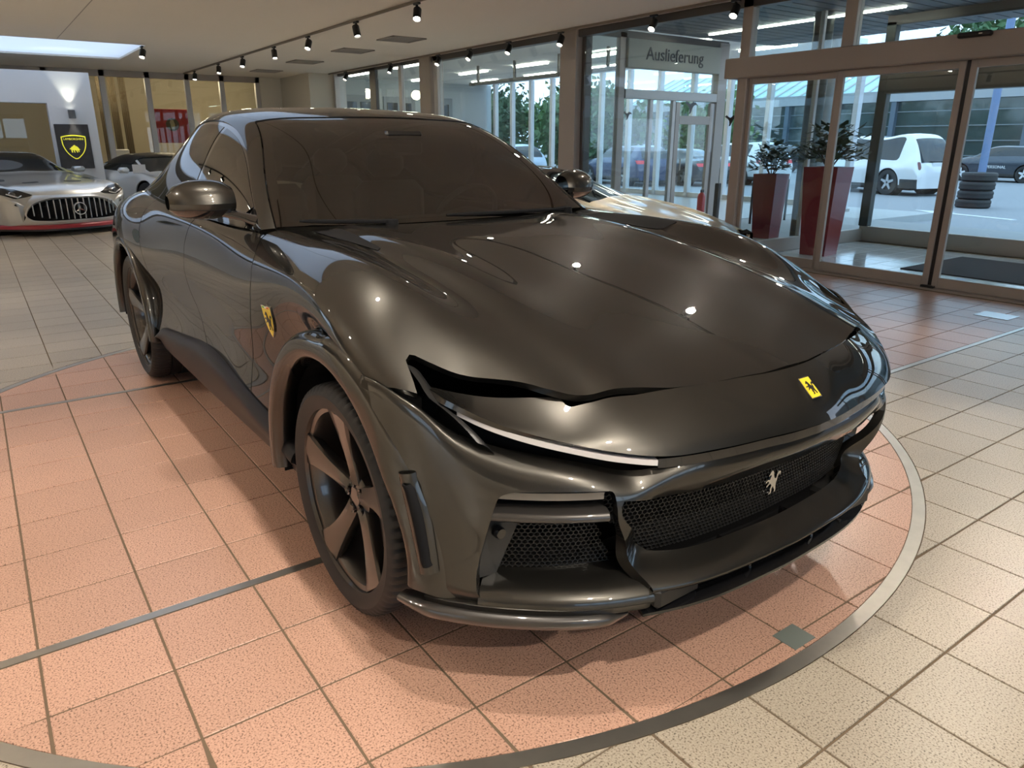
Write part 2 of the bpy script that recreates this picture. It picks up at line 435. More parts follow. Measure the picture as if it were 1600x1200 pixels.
# ---------------------------------------------------------------- ceiling with its skylights
H = 3.02
ce = MB()
holes = [(-5.0, 2.9, 15.0, 17.75), (.1, 2.7, 5.9, 8.3)]
xs = sorted({-9.1, 7.95, *[h[0] for h in holes], *[h[1] for h in holes]}); ys = sorted({-7.1, 20.65, *[h[2] for h in holes], *[h[3] for h in holes]})
for a, b in zip(xs, xs[1:]):
    for c, d in zip(ys, ys[1:]):
        if any(h[0] <= (a+b)/2 <= h[1] and h[2] <= (c+d)/2 <= h[3] for h in holes): continue
        ce.box(a, b, c, d, H, H+.25)
ceiling = ce.build('ceiling', M['ceil']); tag(ceiling, kind='structure')
def diffuser(name, col):
    m = bpy.data.materials.new(name); m.use_nodes = True; nt = m.node_tree; nt.nodes.clear(); o = nt.nodes.new('ShaderNodeOutputMaterial')
    t = nt.nodes.new('ShaderNodeBsdfTranslucent'); d = nt.nodes.new('ShaderNodeBsdfDiffuse'); a = nt.nodes.new('ShaderNodeAddShader')
    t.inputs['Color'].default_value = (*col, 1); d.inputs['Color'].default_value = (.25, .25, .25, 1)
    nt.links.new(t.outputs[0], a.inputs[0]); nt.links.new(d.outputs[0], a.inputs[1]); nt.links.new(a.outputs[0], o.inputs['Surface']); return m
M['diffuser'] = diffuser('opal skylight sheet', (.40, .41, .42))
for h in holes:   # opal sheets lit by the sky above
    V = [(h[0], h[2], H+.03), (h[1], h[2], H+.03), (h[1], h[3], H+.03), (h[0], h[3], H+.03)]
    link('skylight_sheet', V, [(3, 2, 1, 0)], M['diffuser'], ceiling)
gr = MB()   # shadow gaps between the ceiling boards
gr.box(1.55, 1.562, -6, 14.9, H-.0015, H+.01)
gr.build('board_joint', M['frame'], ceiling)

# ---------------------------------------------------------------- walls
wl_ = MB().box(-9.2, -9, .6, 20.6, 0, H).box(-9.2, -9, -7, -3.9, 0, H).box(-9.2, -9, -3.9, .6, 0, .4).box(-9.2, -9, -3.9, .6, 2.6, H)
for k in range(3): wl_.box(-9.2, -9, -2.8+k*1.1, -2.7+k*1.1, .4, 2.6)
tag(wl_.build('wall_left', mat('left wall paint', (.50, .45, .39), .8)), kind='structure')
tag(MB().box(-9.11, -9.09, -3.9, .6, .4, 2.6).build('window_7', M['pane']), kind='structure')
rear = MB().box(-9.2, 8, -7.2, -7, 0, .5).box(-9.2, 8, -7.2, -7, 2.6, H).box(-9.2, -3, -7.2, -7, .5, 2.6).box(4.2, 8, -7.2, -7, .5, 2.6)
for k in range(6): rear.box(-3+k*1.2, -2.9+k*1.2, -7.2, -7.0, .5, 2.6)
tag(rear.build('wall_rear', M['frame']), kind='structure')
o = MB().box(-3, 4.2, -7.12, -7.10, .5, 2.6).build('window_2', M['pane']); tag(o, kind='structure')
tag(MB().box(7.76, 7.9, -7.1, -2.5, 0, H).build('wall_right', mat('right wall paint', (.55, .51, .45), .8)), kind='structure')

# glass front on the right, U = 7.83
FU = 7.83
fac = empty('window_1', kind='structure')
def post(name, u0, u1, v0, v1, z0, z1, m, parent): return MB().bbox(u0, u1, v0, v1, z0, z1, .006).build(name, m, parent)
post('pillar', 7.74, 8.02, 9.18, 9.56, 0, H, M['frame'], fac)
post('mullion', 7.86, 7.98, 9.08, 9.18, 0, H, M['frame_dk'], fac)
post('mullion', 7.78, 7.90, 6.05, 6.19, 0, H, M['frame'], fac)
post('pillar', 7.74, 8.05, 13.62, 14.05, 0, H, M['frame'], fac)
post('mullion', 7.78, 7.90, 13.40, 13.55, 0, H, M['frame_lt'], fac)
post('mullion', 7.80, 7.88, 14.95, 15.08, 0, H, M['frame_lt'], fac)
post('mullion', 7.80, 7.88, 16.2, 16.5, 0, H, M['frame_dk'], fac)
post('head_rail', 7.78, 7.92, -2.5, 14.05, H-.10, H, M['frame_dk'], fac)
post('head_rail', 7.80, 7.90, 14.05, 18.4, H-.06, H, M['frame_dk'], fac)
post('sill_rail', 7.80, 7.90, 6.19, 18.4, 0, .08, M['frame_dk'], fac)
for a, b in ((6.19, 9.08), (9.56, 13.40), (14.05, 14.95), (15.08, 16.2), (16.5, 18.4)):
    MB().box(7.835, 7.845, a, b, .08, H-.08).build('pane', M['pane'], fac)
# plain plastered end of the front, then the back wall of glass
tag(MB().box(7.1, 7.95, 18.4, 20.6, 0, H).build('wall_corner', mat('corner plaster', (.56, .52, .44), .8)), kind='structure')
tag(MB().box(7.72, 8.0, 18.3, 18.45, 0, H).build('trim_2', M['frame_lt']), kind='structure')

# sliding entrance door with its header
door = empty('door_1', kind='structure')
MB().bbox(7.66, 7.93, -2.5, 6.30, 2.15, 2.37, .008).build('header', mat('bronze header', (.36, .315, .28), .5, .15), door)
for v0, v1 in ((4.74, 4.88), (1.66, 1.78), (-.6, -.48), (-2.6, -2.46)): post('transom_post', 7.78, 7.90, v0, v1, 2.37, H-.08, M['frame'], door)
for a, b in ((4.88, 6.05), (1.78, 4.74), (-.48, 1.66), (-2.46, -.6)):
    MB().box(7.835, 7.845, a, b, 2.37, H-.08).build('pane', M['pane'], door)
def leaf(v0, v1, u, nm='door_leaf'):
    f = MB(); w = .062
    f.bbox(u-.02, u+.02, v0, v0+w, .015, 2.15, .004).bbox(u-.02, u+.02, v1-w, v1, .015, 2.15, .004).bbox(u-.02, u+.02, v0+w, v1-w, .015, .12, .004).bbox(u-.02, u+.02, v0+w, v1-w, 2.08, 2.15, .004)
    o = f.build(nm, M['frame'], door); MB().box(u-.004, u+.004, v0+w, v1-w, .12, 2.08).build('pane', M['pane'], o); return o
leaf(3.57, 4.86, 7.80); leaf(2.16, 3.53, 7.80)
MB().box(7.79, 7.81, 3.532, 3.568, .02, 2.15).build('rubber_seal', M['black'], door)
MB().bbox(7.74, 7.80, 3.49, 3.62, 0, .035, .005).build('floor_guide', M['black'], door)
leaf(4.86, 6.06, 7.85, 'side_leaf'); leaf(.75, 2.14, 7.85, 'side_leaf'); leaf(-.7, .7, 7.85, 'side_leaf')
MB().box(7.70, 7.95, -2.5, 6.1, -.004, .012).build('threshold', M['frame'], door)
s = MB().bbox(7.60, 7.66, 3.33, 3.62, 2.325, 2.372, .012).build('motion_sensor', M['black'], door)
MB().bbox(7.597, 7.601, 3.40, 3.43, 2.345, 2.355, .001).build('sensor_light', M['frame_lt'], s)

# entrance lobby behind the door
lob = MB()
for i in range(26, 36):
    for j in range(-6, 18):
        x0, x1, y0, y1 = U0+i*P_+gap, U0+(i+1)*P_-gap, V0+j*P_+gap, V0+(j+1)*P_-gap
        if x0 < 7.92 or x1 > 10.9: continue
        lob.add(*tile_solid([(x0, y0), (x1, y0), (x1, y1), (x0, y1)]))
lobby = MB().box(7.9, 11.1, -2.6, 6.3, -.12, -.005).build('floor_lobby', M['grout']); tag(lobby, kind='structure')
tag(lob.build('lobby_tiles', tile_mat('grey lobby tile', (.70, .70, .69), (.64, .64, .63), .10), lobby), kind='stuff')
tag(MB().bbox(8.75, 10.3, 1.2, 4.35, 0, .012, .004).build('entrance_mat', mat('black ribbed mat', (.02, .02, .021), .95, bump=(300, .6))), 'flat black entrance mat on the tiled lobby floor behind the sliding door', 'mat')
lw = empty('window_3', kind='structure')
post('sill_rail', 10.86, 10.98, -2.5, 6.12, 0, .22, M['frame'], lw); post('sill_rail', 7.9, 10.98, 6.06, 6.14, 0, .18, M['frame'], lw)
post('mullion', 10.86, 10.98, 6.0, 6.14, .22, H, mat('dark green aluminium', (.055, .06, .055), .4, .3), lw)
post('mullion', 10.86, 10.98, 3.05, 3.2, .22, H, M['frame_dk'], lw)
post('mullion', 10.9, 10.95, 2.6, 2.64, 0, 2.1, M['frame_lt'], lw)
post('transom', 10.80, 11.0, -2.5, 6.0, 2.08, 2.36, mat('grey green door header', (.075, .075, .068), .45, .2), lw)
post('head_rail', 10.86, 10.98, -2.5, 6.14, H-.05, H+.1, M['frame_dk'], lw); post('mullion', 9.25, 9.31, 6.07, 6.13, .18, H, M['frame_lt'], lw)
MB().box(10.915, 10.925, -2.5, 6.0, .22, 2.08).build('pane', M['pane'], lw); MB().box(10.915, 10.925, -2.5, 6.0, 2.36, H-.05).build('pane', M['pane'], lw)
MB().box(7.9, 10.9, 6.095, 6.105, .18, H).build('pane', M['pane'], lw)
tag(MB().lathe([(.13, 0), (.13, H+.09), (0, H+.09)], (9.86, 6.47, 0), n=28).build('column', mat('dark brown column', (.07, .06, .05), .35, .3), None, True), kind='structure')

tag(MB().lathe([(.14, 0), (.14, H+.1), (0, H+.1)], (12.2, 7.75, 0), n=28).build('column_outer', mat('pale grey column', (.42, .44, .47), .5), None, True), kind='structure')
# canopy over the entrance
can = MB().box(8.05, 12.5, -8, 9.25, 3.12, 3.42)
canopy = can.build('canopy', mat('canopy edge', (.22, .235, .25), .6)); tag(canopy, kind='structure')
rib = MB()
for k in range(78): rib.box(8.06, 12.46, -8+k*.22, -8+k*.22+.19, 3.095, 3.125)
tag(rib.build('ceiling_slats', mat('grey canopy slats', (.17, .185, .20), .55), canopy), kind='stuff')
for v in (7.15, 2.6): MB().bbox(10.17, 10.23, v-1.6, v+1.6, 3.07, 3.10, .01).build('tube_lamp', M['tube'], canopy)

# delivery room beyond the pillar: a glass wall at V = 9.3 with its lettered beam
dw = empty('window_4', kind='structure')
post('mullion', 8.72, 8.86, 9.26, 9.36, 0, H+.05, M['frame'], dw); post('mullion', 11.10, 11.34, 9.24, 9.40, 0, H+.05, M['frame'], dw)
beam = MB().bbox(8.86, 11.1, 9.22, 9.36, 2.56, 2.99, .01).build('sign_beam', mat('beige sign panel', (.40, .40, .34), .5), dw)
post('transom', 8.86, 11.1, 9.24, 9.36, 2.10, 2.24, M['frame_lt'], dw); post('head_rail', 7.95, 11.34, 9.26, 9.34, 2.99, 3.1, M['frame_dk'], dw)
for a in (9.50, 10.05): post('mullion', a-.04, a+.04, 9.27, 9.34, 0, 2.1, M['frame_lt'], dw)
dl = MB(); dl.bbox(10.10, 10.20, 9.27, 9.33, .02, 2.08, .004).bbox(10.98, 11.08, 9.27, 9.33, .02, 2.08, .004).bbox(10.2, 10.98, 9.27, 9.33, 1.72, 1.86, .004).bbox(10.2, 10.98, 9.27, 9.33, .02, .14, .004)
dl = dl.build('door_leaf', M['frame'], dw); MB().tube([(10.23, 9.22, .95), (10.23, 9.22, 1.15)], .012).build('handle', M['frame_lt'], dl)
for a, b, c, d in ((7.98, 8.72, .05, 2.99), (8.86, 9.46, .05, 2.1), (9.54, 10.01, .05, 2.1), (10.2, 10.98, .14, 1.72), (10.1, 11.08, 1.86, 2.1), (8.86, 11.1, 2.24, 2.56)):
    MB().box(a, b, 9.30, 9.308, c, d).build('pane', M['pane'], dw)

def text(name, s, size, m, parent, loc, rot, ext=.004, align='CENTER', sx=1.):
    c = bpy.data.curves.new(name, 'FONT'); c.body = s; c.size = size; c.extrude = ext; c.align_x = align; c.align_y = 'CENTER'; c.resolution_u = 3
    tmp = bpy.data.objects.new(name, c); COL.objects.link(tmp); dg = bpy.context.evaluated_depsgraph_get()
    me = bpy.data.meshes.new_from_object(tmp.evaluated_get(dg)); COL.objects.unlink(tmp); bpy.data.objects.remove(tmp)
    me.materials.clear(); me.materials.append(m)
    o = bpy.data.objects.new(name, me); COL.objects.link(o); o.parent = parent; o.location = loc; o.rotation_euler = rot; o.scale = (sx, 1, 1); return o
text('lettering', 'Auslieferung', .275, mat('grey letters', (.07, .07, .07), .5), beam, (9.95, 9.215, 2.78), (PI/2, 0, 0))
# ================================================================ the dark grey crossover on the turntable
def paint(name, col, rough, metal, coat=1.0, flake=.0):
    m = mat(name, col, rough, metal, coat, .015); p = m.node_tree.nodes['Principled BSDF']; p.inputs['Coat IOR'].default_value = 1.5; p.inputs['Specular Tint'].default_value = (.22, .22, .22, 1)
    return m
M['paint'] = paint('dark grey metallic paint', (.054, .0515, .0465), .35, .92)
M['carbon'] = mat('glossy carbon', (.035, .032, .030), .35, .3, 1.0)
M['gloss'] = mat('gloss black', (.006, .006, .007), .12, 0, 1.0)
M['cglass'] = glass('tinted car glass', (.22, .22, .19), 0., 1.95)
M['cglass_dk'] = glass('dark tinted car glass', (.05, .052, .05), 0., 2.0)
M['rubber'] = mat('tyre rubber', (.018, .017, .017), .6)
M['rim'] = mat('dark anthracite wheel paint', (.092, .085, .078), .30, .85, .8)
M['chrome'] = mat('chrome', (.75, .75, .74), .12, 1.)
M['yellow'] = mat('yellow enamel', (.80, .60, .03), .35, 0, .6)
M['drl'] = mat('frosted lamp strip', (.62, .60, .60), .3, 0, 1.)
M['lens'] = mat('clear lamp lens', (.17, .16, .15), .08, .3, 1.)
M['lcarbon'] = mat('matt duct plastic', (.035, .034, .032), .45)
M['skirt'] = mat('dark carbon skirt', (.010, .009, .011), .42, 0, 0, spec=.25)
M['seat'] = mat('black leather', (.025, .024, .023), .5)

car = empty('car', (1.695, 3.478, 0), math.radians(-89.27), 'dark grey metallic crossover coupe with yellow shield badge parked on the red tiled turntable', 'car')
FX, RX, FZ, RZ = 1.509, -1.509, .3685, .3865
PY = np.array([0, .2, .3, .4, .5, .6, .7, .8, .88, .94, .99, 1.02]); PX = np.array([2.455, 2.447, 2.438, 2.42, 2.39, 2.35, 2.293, 2.212, 2.13, 2.05, 1.95, 1.85])
def Fx(y): return pchip(PY, PX, np.abs(y))

# ---- main skin: stations along x, columns from the centre line out and down to the sill
st = [-2.47, -2.25, -1.9, -1.5, -1.1, -.7, -.25, .2, .55, .85, 1.15, 1.45, 1.7, 1.9, 2.05, 2.2, 2.36]
zr = {0: [1.02, 1.08, 1.10, 1.12, 1.12, 1.12, 1.12, 1.115, 1.112, 1.105, 1.085, 1.045, 1.003, .962, .926, .886, .840],
      1: [1.02, 1.08, 1.10, 1.12, 1.12, 1.12, 1.12, 1.115, 1.112, 1.105, 1.085, 1.045, 1.003, .961, .924, .882, .828],
      2: [1.01, 1.08, 1.10, 1.12, 1.12, 1.12, 1.12, 1.115, 1.112, 1.106, 1.086, 1.046, 1.002, .958, .920, .874, .812],
      3: [1.0, 1.07, 1.10, 1.12, 1.12, 1.11, 1.11, 1.11, 1.110, 1.102, 1.080, 1.043, 1.000, .955, .914, .864, .808],
      4: [1.0, 1.07, 1.10, 1.12, 1.12, 1.11, 1.105, 1.105, 1.103, 1.090, 1.064, 1.024, .986, .944, .902, .850, .795],
      5: [1.0, 1.065, 1.11, 1.125, 1.12, 1.105, 1.10, 1.098, 1.100, 1.092, 1.082, 1.054, 1.008, .935, .880, .830, .77]}
yr = {0: 0, 1: .2, 2: .40, 3: .562, 4: .612, 5: .72}
yscale = [.55, .75, .9, 1, 1, 1, 1, 1, 1, 1, 1, 1, 1, 1, 1, 1, 1]
r6 = [(.60, .97), (.70, 1.05), (.77, 1.125), (.82, 1.125), (.845, 1.112), (.86, 1.10), (.865, 1.095), (.862, 1.088), (.845, 1.090), (.835, 1.090), (.83, 1.090), (.83, 1.075), (.83, 1.015), (.83, .905), (.83, .82), (.83, .742), (.83, .64)]
r7 = [(.70, .90), (.84, .98), (.93, 1.04), (.965, 1.03), (.945, 1.01), (.93, 1.0), (.925, .992), (.925, .985), (.93, .98), (.936, .985), (.948, .995), (.968, .99), (.972, .945), (.955, .865), (.945, .79), (.94, .70), (.93, .58)]
r8 = [(.78, .78), (.92, .84), (.985, .87), (1.012, .87), (.985, .85), (.955, .83), (.945, .82), (.947, .82), (.952, .82), (.945, .82), (.925, .84), (.955, .87), (1.0, .85), (.995, .78), (.985, .70), (.98, .6), (.97, .48)]
r9 = [(.80, .6), (.92, .6), (.985, .6), (1.012, .6), (.97, .62), (.935, .63), (.928, .63), (.930, .63), (.940, .63), (.932, .63), (.915, .63), (.94, .63), (1., .62), (1., .56), (.99, .5), (.985, .42), (.98, .35)]
r10 = [(.78, .40), (.90, .38), (.97, .38), (1.0, .40), (.985, .42), (.975, .42), (.97, .42), (.97, .42), (.968, .42), (.955, .42), (.935, .42), (.95, .42), (1., .42), (1., .40), (.99, .36), (.985, .30), (.98, .25)]
net = []
for i, x in enumerate(st):
    row = [(x, yr[k]*yscale[i], zr[k][i]) for k in range(6)] + [(x, *r[i]) for r in (r6, r7, r8, r9, r10)]
    net.append(row)
def dens(n, lo, hi):  # denser towards the nose
    return np.linspace(lo, hi, n)
A = Surf(net, 150, 181, mirror=True)
if A.N[110, 90, 2] < 0: A.flip()
Ax, Ay, Az = A.P[..., 0], np.abs(A.P[..., 1]), A.P[..., 2]
bonnet_poly = [(.802, -.1), (.802, 0), (.795, .2), (.765, .4), (.70, .6), (.63, .76), (.585, .83), (.585, 1.3), (1.868, 1.3), (1.868, 1.0), (1.93, .965), (1.982, .928),
               (1.93, .918), (1.872, .905), (1.868, .892), (1.90, .872), (1.96, .83), (2.035, .77), (2.10, .725), (2.165, .685), (2.21, .645), (2.235, .60), (2.251, .55), (2.27, .5), (2.301, .4), (2.322, .3), (2.342, .2), (2.362, .1), (2.368, 0), (2.368, -.1)]
gb = sdp(Ax, Ay, bonnet_poly)
farch = np.hypot(Ax-FX, Az-FZ); rarch = np.hypot(Ax-RX, Az-RZ)
arch_f = np.where(Ax > FX, farch-.525-.055*np.clip((Ax-FX)/.45, 0, 1)*np.clip((Az-.45)/.4, 0, 1), farch-.495)
door_front = [(.40, 1.2), (.66, 1.2), (.665, 1.10), (.735, 1.03), (.775, .95), (.762, .87), (.70, .72), (.655, .58), (.64, .44), (.64, .2), (3.2, .2), (3.2, 1.2)]
g_fd = sdp(Ax, Az, [(.655, 1.3), (.655, 1.10), (.735, 1.03), (.775, .95), (.762, .87), (.70, .72), (.655, .58), (.64, .44), (.64, .1), (4, .1), (4, 1.3)])   # ahead of the front door's edge
rear_edge = [(-.16, 1.3), (-.17, 1.10), (-.25, .97), (-.262, .85), (-.20, .72), (-.10, .60), (.04, .48), (.10, .40), (.14, .1)]
g_rd = sdp(Ax, Az, rear_edge+[(4, .1), (4, 1.3)])          # ahead of the rear edge of the front door
g_qd = sdp(Ax, Az, [(-1.15, 1.3), (-1.14, 1.05), (-1.10, .92), (-1.0, .72), (-.93, .55), (-.90, .1), (4, .1), (4, 1.3)])
panel('bonnet', M['paint'], car, A, [gb-.0045, arch_f, g_fd-.003, 7.6-A.col], .02)
for sg in (1, -1):
    sgn = A.P[..., 1]*sg
    panel('front_fender', M['paint'], car, A, [A.col-7.6, arch_f, g_fd-.003, sgn, np.where(Ax < FX, 1., -1.)], .02)
    fo = panel('front_door', M['paint'], car, A, [-g_fd-.003, g_rd-.003, A.col-6.02, sgn], .02)
    ro = panel('rear_door', M['paint'], car, A, [-g_rd-.003, g_qd-.003, A.col-6.02, sgn, rarch-.49], .02)
    panel('rear_fender', M['paint'], car, A, [-g_qd-.003, A.col-6.02, rarch-.49, sgn], .02)
panel('inner_shell', M['matblack'], car, A, [arch_f, rarch-.5, np.where(Ax > 1.75, -1., 1.), A.col-5.9], 0, -.035)
panel('rear_deck', M['paint'], car, A, [6.02-A.col, -1.75-Ax], .02)
# tail: plain rounded rear end
tail = [[(-2.47-.10*k*(1-y*y*1.6), y*w, z) for y in (0, .25, .5, .7, .8)] for z, w, k in ((1.01, .93, .2), (.9, 1.0, .6), (.75, 1.03, 1.0), (.6, 1.03, .9), (.42, 1.0, .5), (.3, .95, .1))]
panel('rear_bumper', M['paint'], car, Surf(tail, 30, 41, mirror=True), t=.02)
for sg in (1, -1):
    MB().bbox(-2.545, -2.50, sg*.42-.2, sg*.42+.2, .86, .885, .01).build('tail_lamp', mat('red lamp', (.35, .01, .01), .2), car)

# ---- nose panel with the two blades beside the intakes
ny = [0, .1, .2, .3, .4, .5, .6, .7, .78, .84, .878, .892]
nl = [(2.490, .714), (2.484, .714), (2.468, .714), (2.453, .714), (2.431, .714), (2.402, .716), (2.350, .730), (2.272, .753), (2.195, .776), (2.115, .800), (2.045, .824), (2.02, .834)]
nb = [(2.372, .838), (2.365, .838), (2.345, .838), (2.325, .838), (2.304, .838), (2.268, .836), (2.222, .836), (2.125, .826), (2.05, .822), (1.975, .828), (1.935, .838), (1.92, .842)]
nm = []
for k, y in enumerate(ny):
    (lx, lz), (bx, bz) = nl[k], nb[k]; w = max(0, 1-(max(0, y-.45)/.3))
    nm.append([(bx, y, bz), (bx+(lx-bx)*.35, y, bz+(lz-bz)*.30+.008*w), (bx+(lx-bx)*.72, y, bz+(lz-bz)*.66+.012*w), (bx+(lx-bx)*.93, y, bz+(lz-bz)*.90+.006*w), (lx, y, lz)])
nnet = [[nm[k][r] for k in range(len(ny))] for r in range(5)]
N_ = Surf(nnet, 40, 181, mirror=True); N_.flip() if N_.N[20, 90, 2] < 0 else None
Nay = np.abs(N_.P[..., 1])
nosep = panel('nose_panel', M['paint'], car, N_, [np.maximum(-sdp(N_.P[..., 0], Nay, bonnet_poly)-.0035, (Nay-.655)*.3)], t=.014)
for sg in (1, -1):   # dark plates closing the outer end of each intake and lamp slot
    pth = crv([(1.865, .905, .885), (1.92, .905, .858), (1.985, .912, .832), (2.04, .900, .812), (2.09, .880, .780), (2.125, .862, .745)], 24)
    s = Surf([[tuple(p*np.array([1, sg, 1])), tuple((p+np.array([.012, -.018, -.010]))*np.array([1, sg, 1])), tuple((p+np.array([.018, -.034, -.03]))*np.array([1, sg, 1])), tuple((p+np.array([0, -.04, -.10]))*np.array([1, sg, 1]))] for p in pth], 40, 16)
    panel('duct_side', M['black'], car, s, t=0)
# strip under the lip: dark sensor bar in the middle, pale lamp strips outside
def lipstrip(name, ya, yb, d0, d1, dx, m, parent=car, n=40, sides=(1, -1), th=.03):
    out = []
    for sg in sides:
        ys = np.linspace(ya, yb, n); lx = pchip(ny, [q[0] for q in nl], abs(ys)); lz = pchip(ny, [q[1] for q in nl], abs(ys))
        net = [[(x+dx, y*sg, z-d) for x, y, z in zip(lx, ys, lz)] for d in (d0, (d0+d1)/2, d1)]
        s = Surf(net, 4, n)
        if s.N[2, n//2, 0] < 0: s.flip()
        out.append(panel(name, m, parent, s, t=th))
    return out
lipstrip('daytime_lamp', .525, .872, .012, .026, -.006, M['drl'])
lipstrip('sensor_bar', -.52, .52, .010, .034, -.012, M['gloss'], sides=(1,), n=81)
# ---- front bumper
fy = [0, .15, .3, .42, .5, .56, .62, .7, .78, .85, .9, .94, .97, .99, 1.012]
zt = pchip([0, .2, .4, .48, .54, .63, .71, .79, .85, .90, .94, .97, 1.0, 1.02], [.678, .680, .686, .678, .662, .680, .700, .717, .738, .770, .812, .838, .862, .87], fy)
dxt = pchip([0, .42, .48, .54, .63, .71, .79, .85, .9, .93, .97, 1.0, 1.02], [-.008, -.010, -.02, -.046, -.064, -.076, -.086, -.083, -.075, -.062, -.055, -.05, -.05], fy)
def cen(y): return float(np.clip((.60-y)/.12, 0, 1))
fnet = []
for r in range(8):
    row = []
    for k, y in enumerate(fy):
        c = cen(y); x = float(Fx(y)); t = zt[k]
        z = [t, t-.032, .585+(.03*(t-.68)/.2 if y > .8 else 0), .50, .405, .352, .334, .296][r]
        dc = [0, .004, -.03, -.075, -.095, -.004, .0, -.05][r]; do = [0, .004, .010, .008, .004, .0, -.004, -.02][r]
        dx = (dxt[k] if r == 0 else (dxt[k]*.30 if r == 1 else 0)) + dc*c+do*(1-c)
        row.append((x+dx, y, z))
    fnet.append(row)
Fs = Surf(fnet, 110, 241, mirror=True, tv=[0, .045, .11, .19, .28, .34, .37, .42])
if Fs.N[50, 120, 0] < 0: Fs.flip()
Fay, Faz, Fax = np.abs(Fs.P[..., 1]), Fs.P[..., 2], Fs.P[..., 0]
GP = [(-.1, .590), (.3, .590), (.5, .594), (.60, .608), (.607, .585), (.555, .51), (.490, .43), (.452, .402), (.3, .392), (-.1, .390)]
IP = [(.618, .634), (.7, .637), (.81, .634), (.840, .620), (.850, .59), (.868, .486), (.879, .393), (.878, .35), (.86, .322), (.69, .318), (.53, .318), (.512, .34), (.532, .39), (.578, .48), (.615, .57)]
g_gr = sdp(Fay, Faz, crv(GP, 80, True)); g_in = sdp(Fay, Faz, crv(IP, 120, True))
f_arch = np.hypot(Fax-FX, Faz-FZ)-.560
vent_poly = [(.9795, .640), (.965, .645), (.9515, .55), (.943, .41), (.944, .395), (.957, .388), (.962, .40), (.974, .537)]
g_sv = sdp(Fay, Faz, crv(vent_poly, 60, True))
bump = panel('front_bumper', M['paint'], car, Fs, [-g_gr, -g_in, f_arch], .03)
panel('bumper_cavity', M['matblack'], car, Fs, [np.where(Faz > .30, 1., -1.), .86-Fay], 0, -.17)
# slot floor under the lamps
lipstrip('lamp_cavity', .50, .885, .02, .13, -.13, M['matblack'], th=0)
MB().bbox(1.75, 2.02, -.80, .80, .60, .66, .02).build('slot_floor', M['matblack'], car)

# honeycomb grilles
def honey(name, poly, xfun, y0, y1, z0, z1, c, sides, wall=.0022, dep=.012, tilt=0.):
    poly = crv(poly, 80, True); mb = MB()
    for sg in sides:
        dy = c*math.sqrt(3); dz = c*1.5; r = 0; z = z0
        while z < z1:
            y = y0+(dy/2 if r % 2 else 0)
            while y < y1:
                if sdp(np.array([y if y > 0 else -y]), np.array([z]), poly)[0] > -.004:
                    pts = [(y+c*math.sin(PI/3*k), z+c*math.cos(PI/3*k)*1.0) for k in range(6)]
                    pin = [(y+(c-wall)*math.sin(PI/3*k), z+(c-wall)*math.cos(PI/3*k)) for k in range(6)]
                    V = [(xfun(abs(p[0]))+tilt*(p[1]-z0), p[0]*sg, p[1]) for p in pts]+[(xfun(abs(p[0]))+tilt*(p[1]-z0), p[0]*sg, p[1]) for p in pin]+[(xfun(abs(p[0]))-dep+tilt*(p[1]-z0), p[0]*sg, p[1]) for p in pin]
                    F = []
                    for k in range(6):
                        q = (k+1) % 6; F += [(k, q, 6+q, 6+k), (6+k, 6+q, 12+q, 12+k)]
                    mb.add(V, F)
                y += dy
            z += dz; r += 1
    return tag(mb.build(name, M['black'], car), kind='stuff')
honey('grille_mesh', GP, lambda y: float(Fx(y))-.115, -.62, .62, .385, .62, .0078, (1,), wall=.0013, tilt=.10)
honey('intake_mesh', [(.60, .565), (.76, .565), (.80, .34), (.53, .34)], lambda y: float(Fx(y))-.13+.0*y, .52, .82, .335, .575, .0072, (1, -1), wall=.0013)
# prancing horse shape
HORSE = [(-.10, 1.0), (-.17, .94), (-.27, .82), (-.24, .785), (-.15, .83), (-.11, .78), (-.17, .63), (-.30, .67), (-.41, .58), (-.37, .54), (-.28, .60), (-.19, .53), (-.26, .45), (-.34, .38), (-.30, .34), (-.20, .41), (-.09, .45),
         (-.02, .36), (-.08, .23), (-.04, .11), (-.13, .03), (-.11, 0), (.02, .01), (.04, .12), (.03, .22), (.10, .30), (.15, .20), (.21, .12), (.19, .03), (.30, .02), (.28, .15), (.25, .27), (.25, .42), (.29, .50), (.29, .68), (.37, .76), (.43, .66), (.47, .80), (.36, .87), (.25, .77), (.22, .60), (.14, .61), (.07, .70), (.03, .86), (-.03, .96)]
def horse(name, m, parent, c, ex, ey, size, d):
    c, ex, ey = Vector(c), Vector(ex).normalized(), Vector(ey).normalized()
    return MB().prism([(x*size, (y-.5)*size) for x, y in HORSE], c, ex, ey, ex.cross(ey).normalized()*d).build(name, m, parent)
horse('horse_badge', M['chrome'], car, (2.352, 0, .488), (0, .82, 0), (.05, 0, 1), .078, .006)
# nose emblem
def surf_frame(S, y, r):  # point, across, up, normal near column y and grid row fraction r
    i = int(r*(S.P.shape[0]-1)); j = int(np.abs(S.P[i, :, 1]-y).argmin()); p = S.P[i, j]; n = S.N[i, j]
    e = S.P[i, min(j+2, S.P.shape[1]-1)]-S.P[i, max(j-2, 0)]; e = e/np.linalg.norm(e)
    if e[1] < 0: e = -e
    return Vector(p), Vector(e), Vector(n), Vector(np.cross(n, e))
p, e, n, up = surf_frame(N_, 0, .47)
em = MB().prism([(-.022, -.033), (.022, -.033), (.022, .033), (-.022, .033)], p+n*.001, e, up, n*.004).build('emblem', M['chrome'], car)
MB().prism([(-.0195, -.0305), (.0195, -.0305), (.0195, .0305), (-.0195, .0305)], p+n*.005, e, up, n*.001).build('emblem_field', M['yellow'], em)
horse('horse', M['black'], em, p+n*.0062-up*.001, e, up, .042, .001)
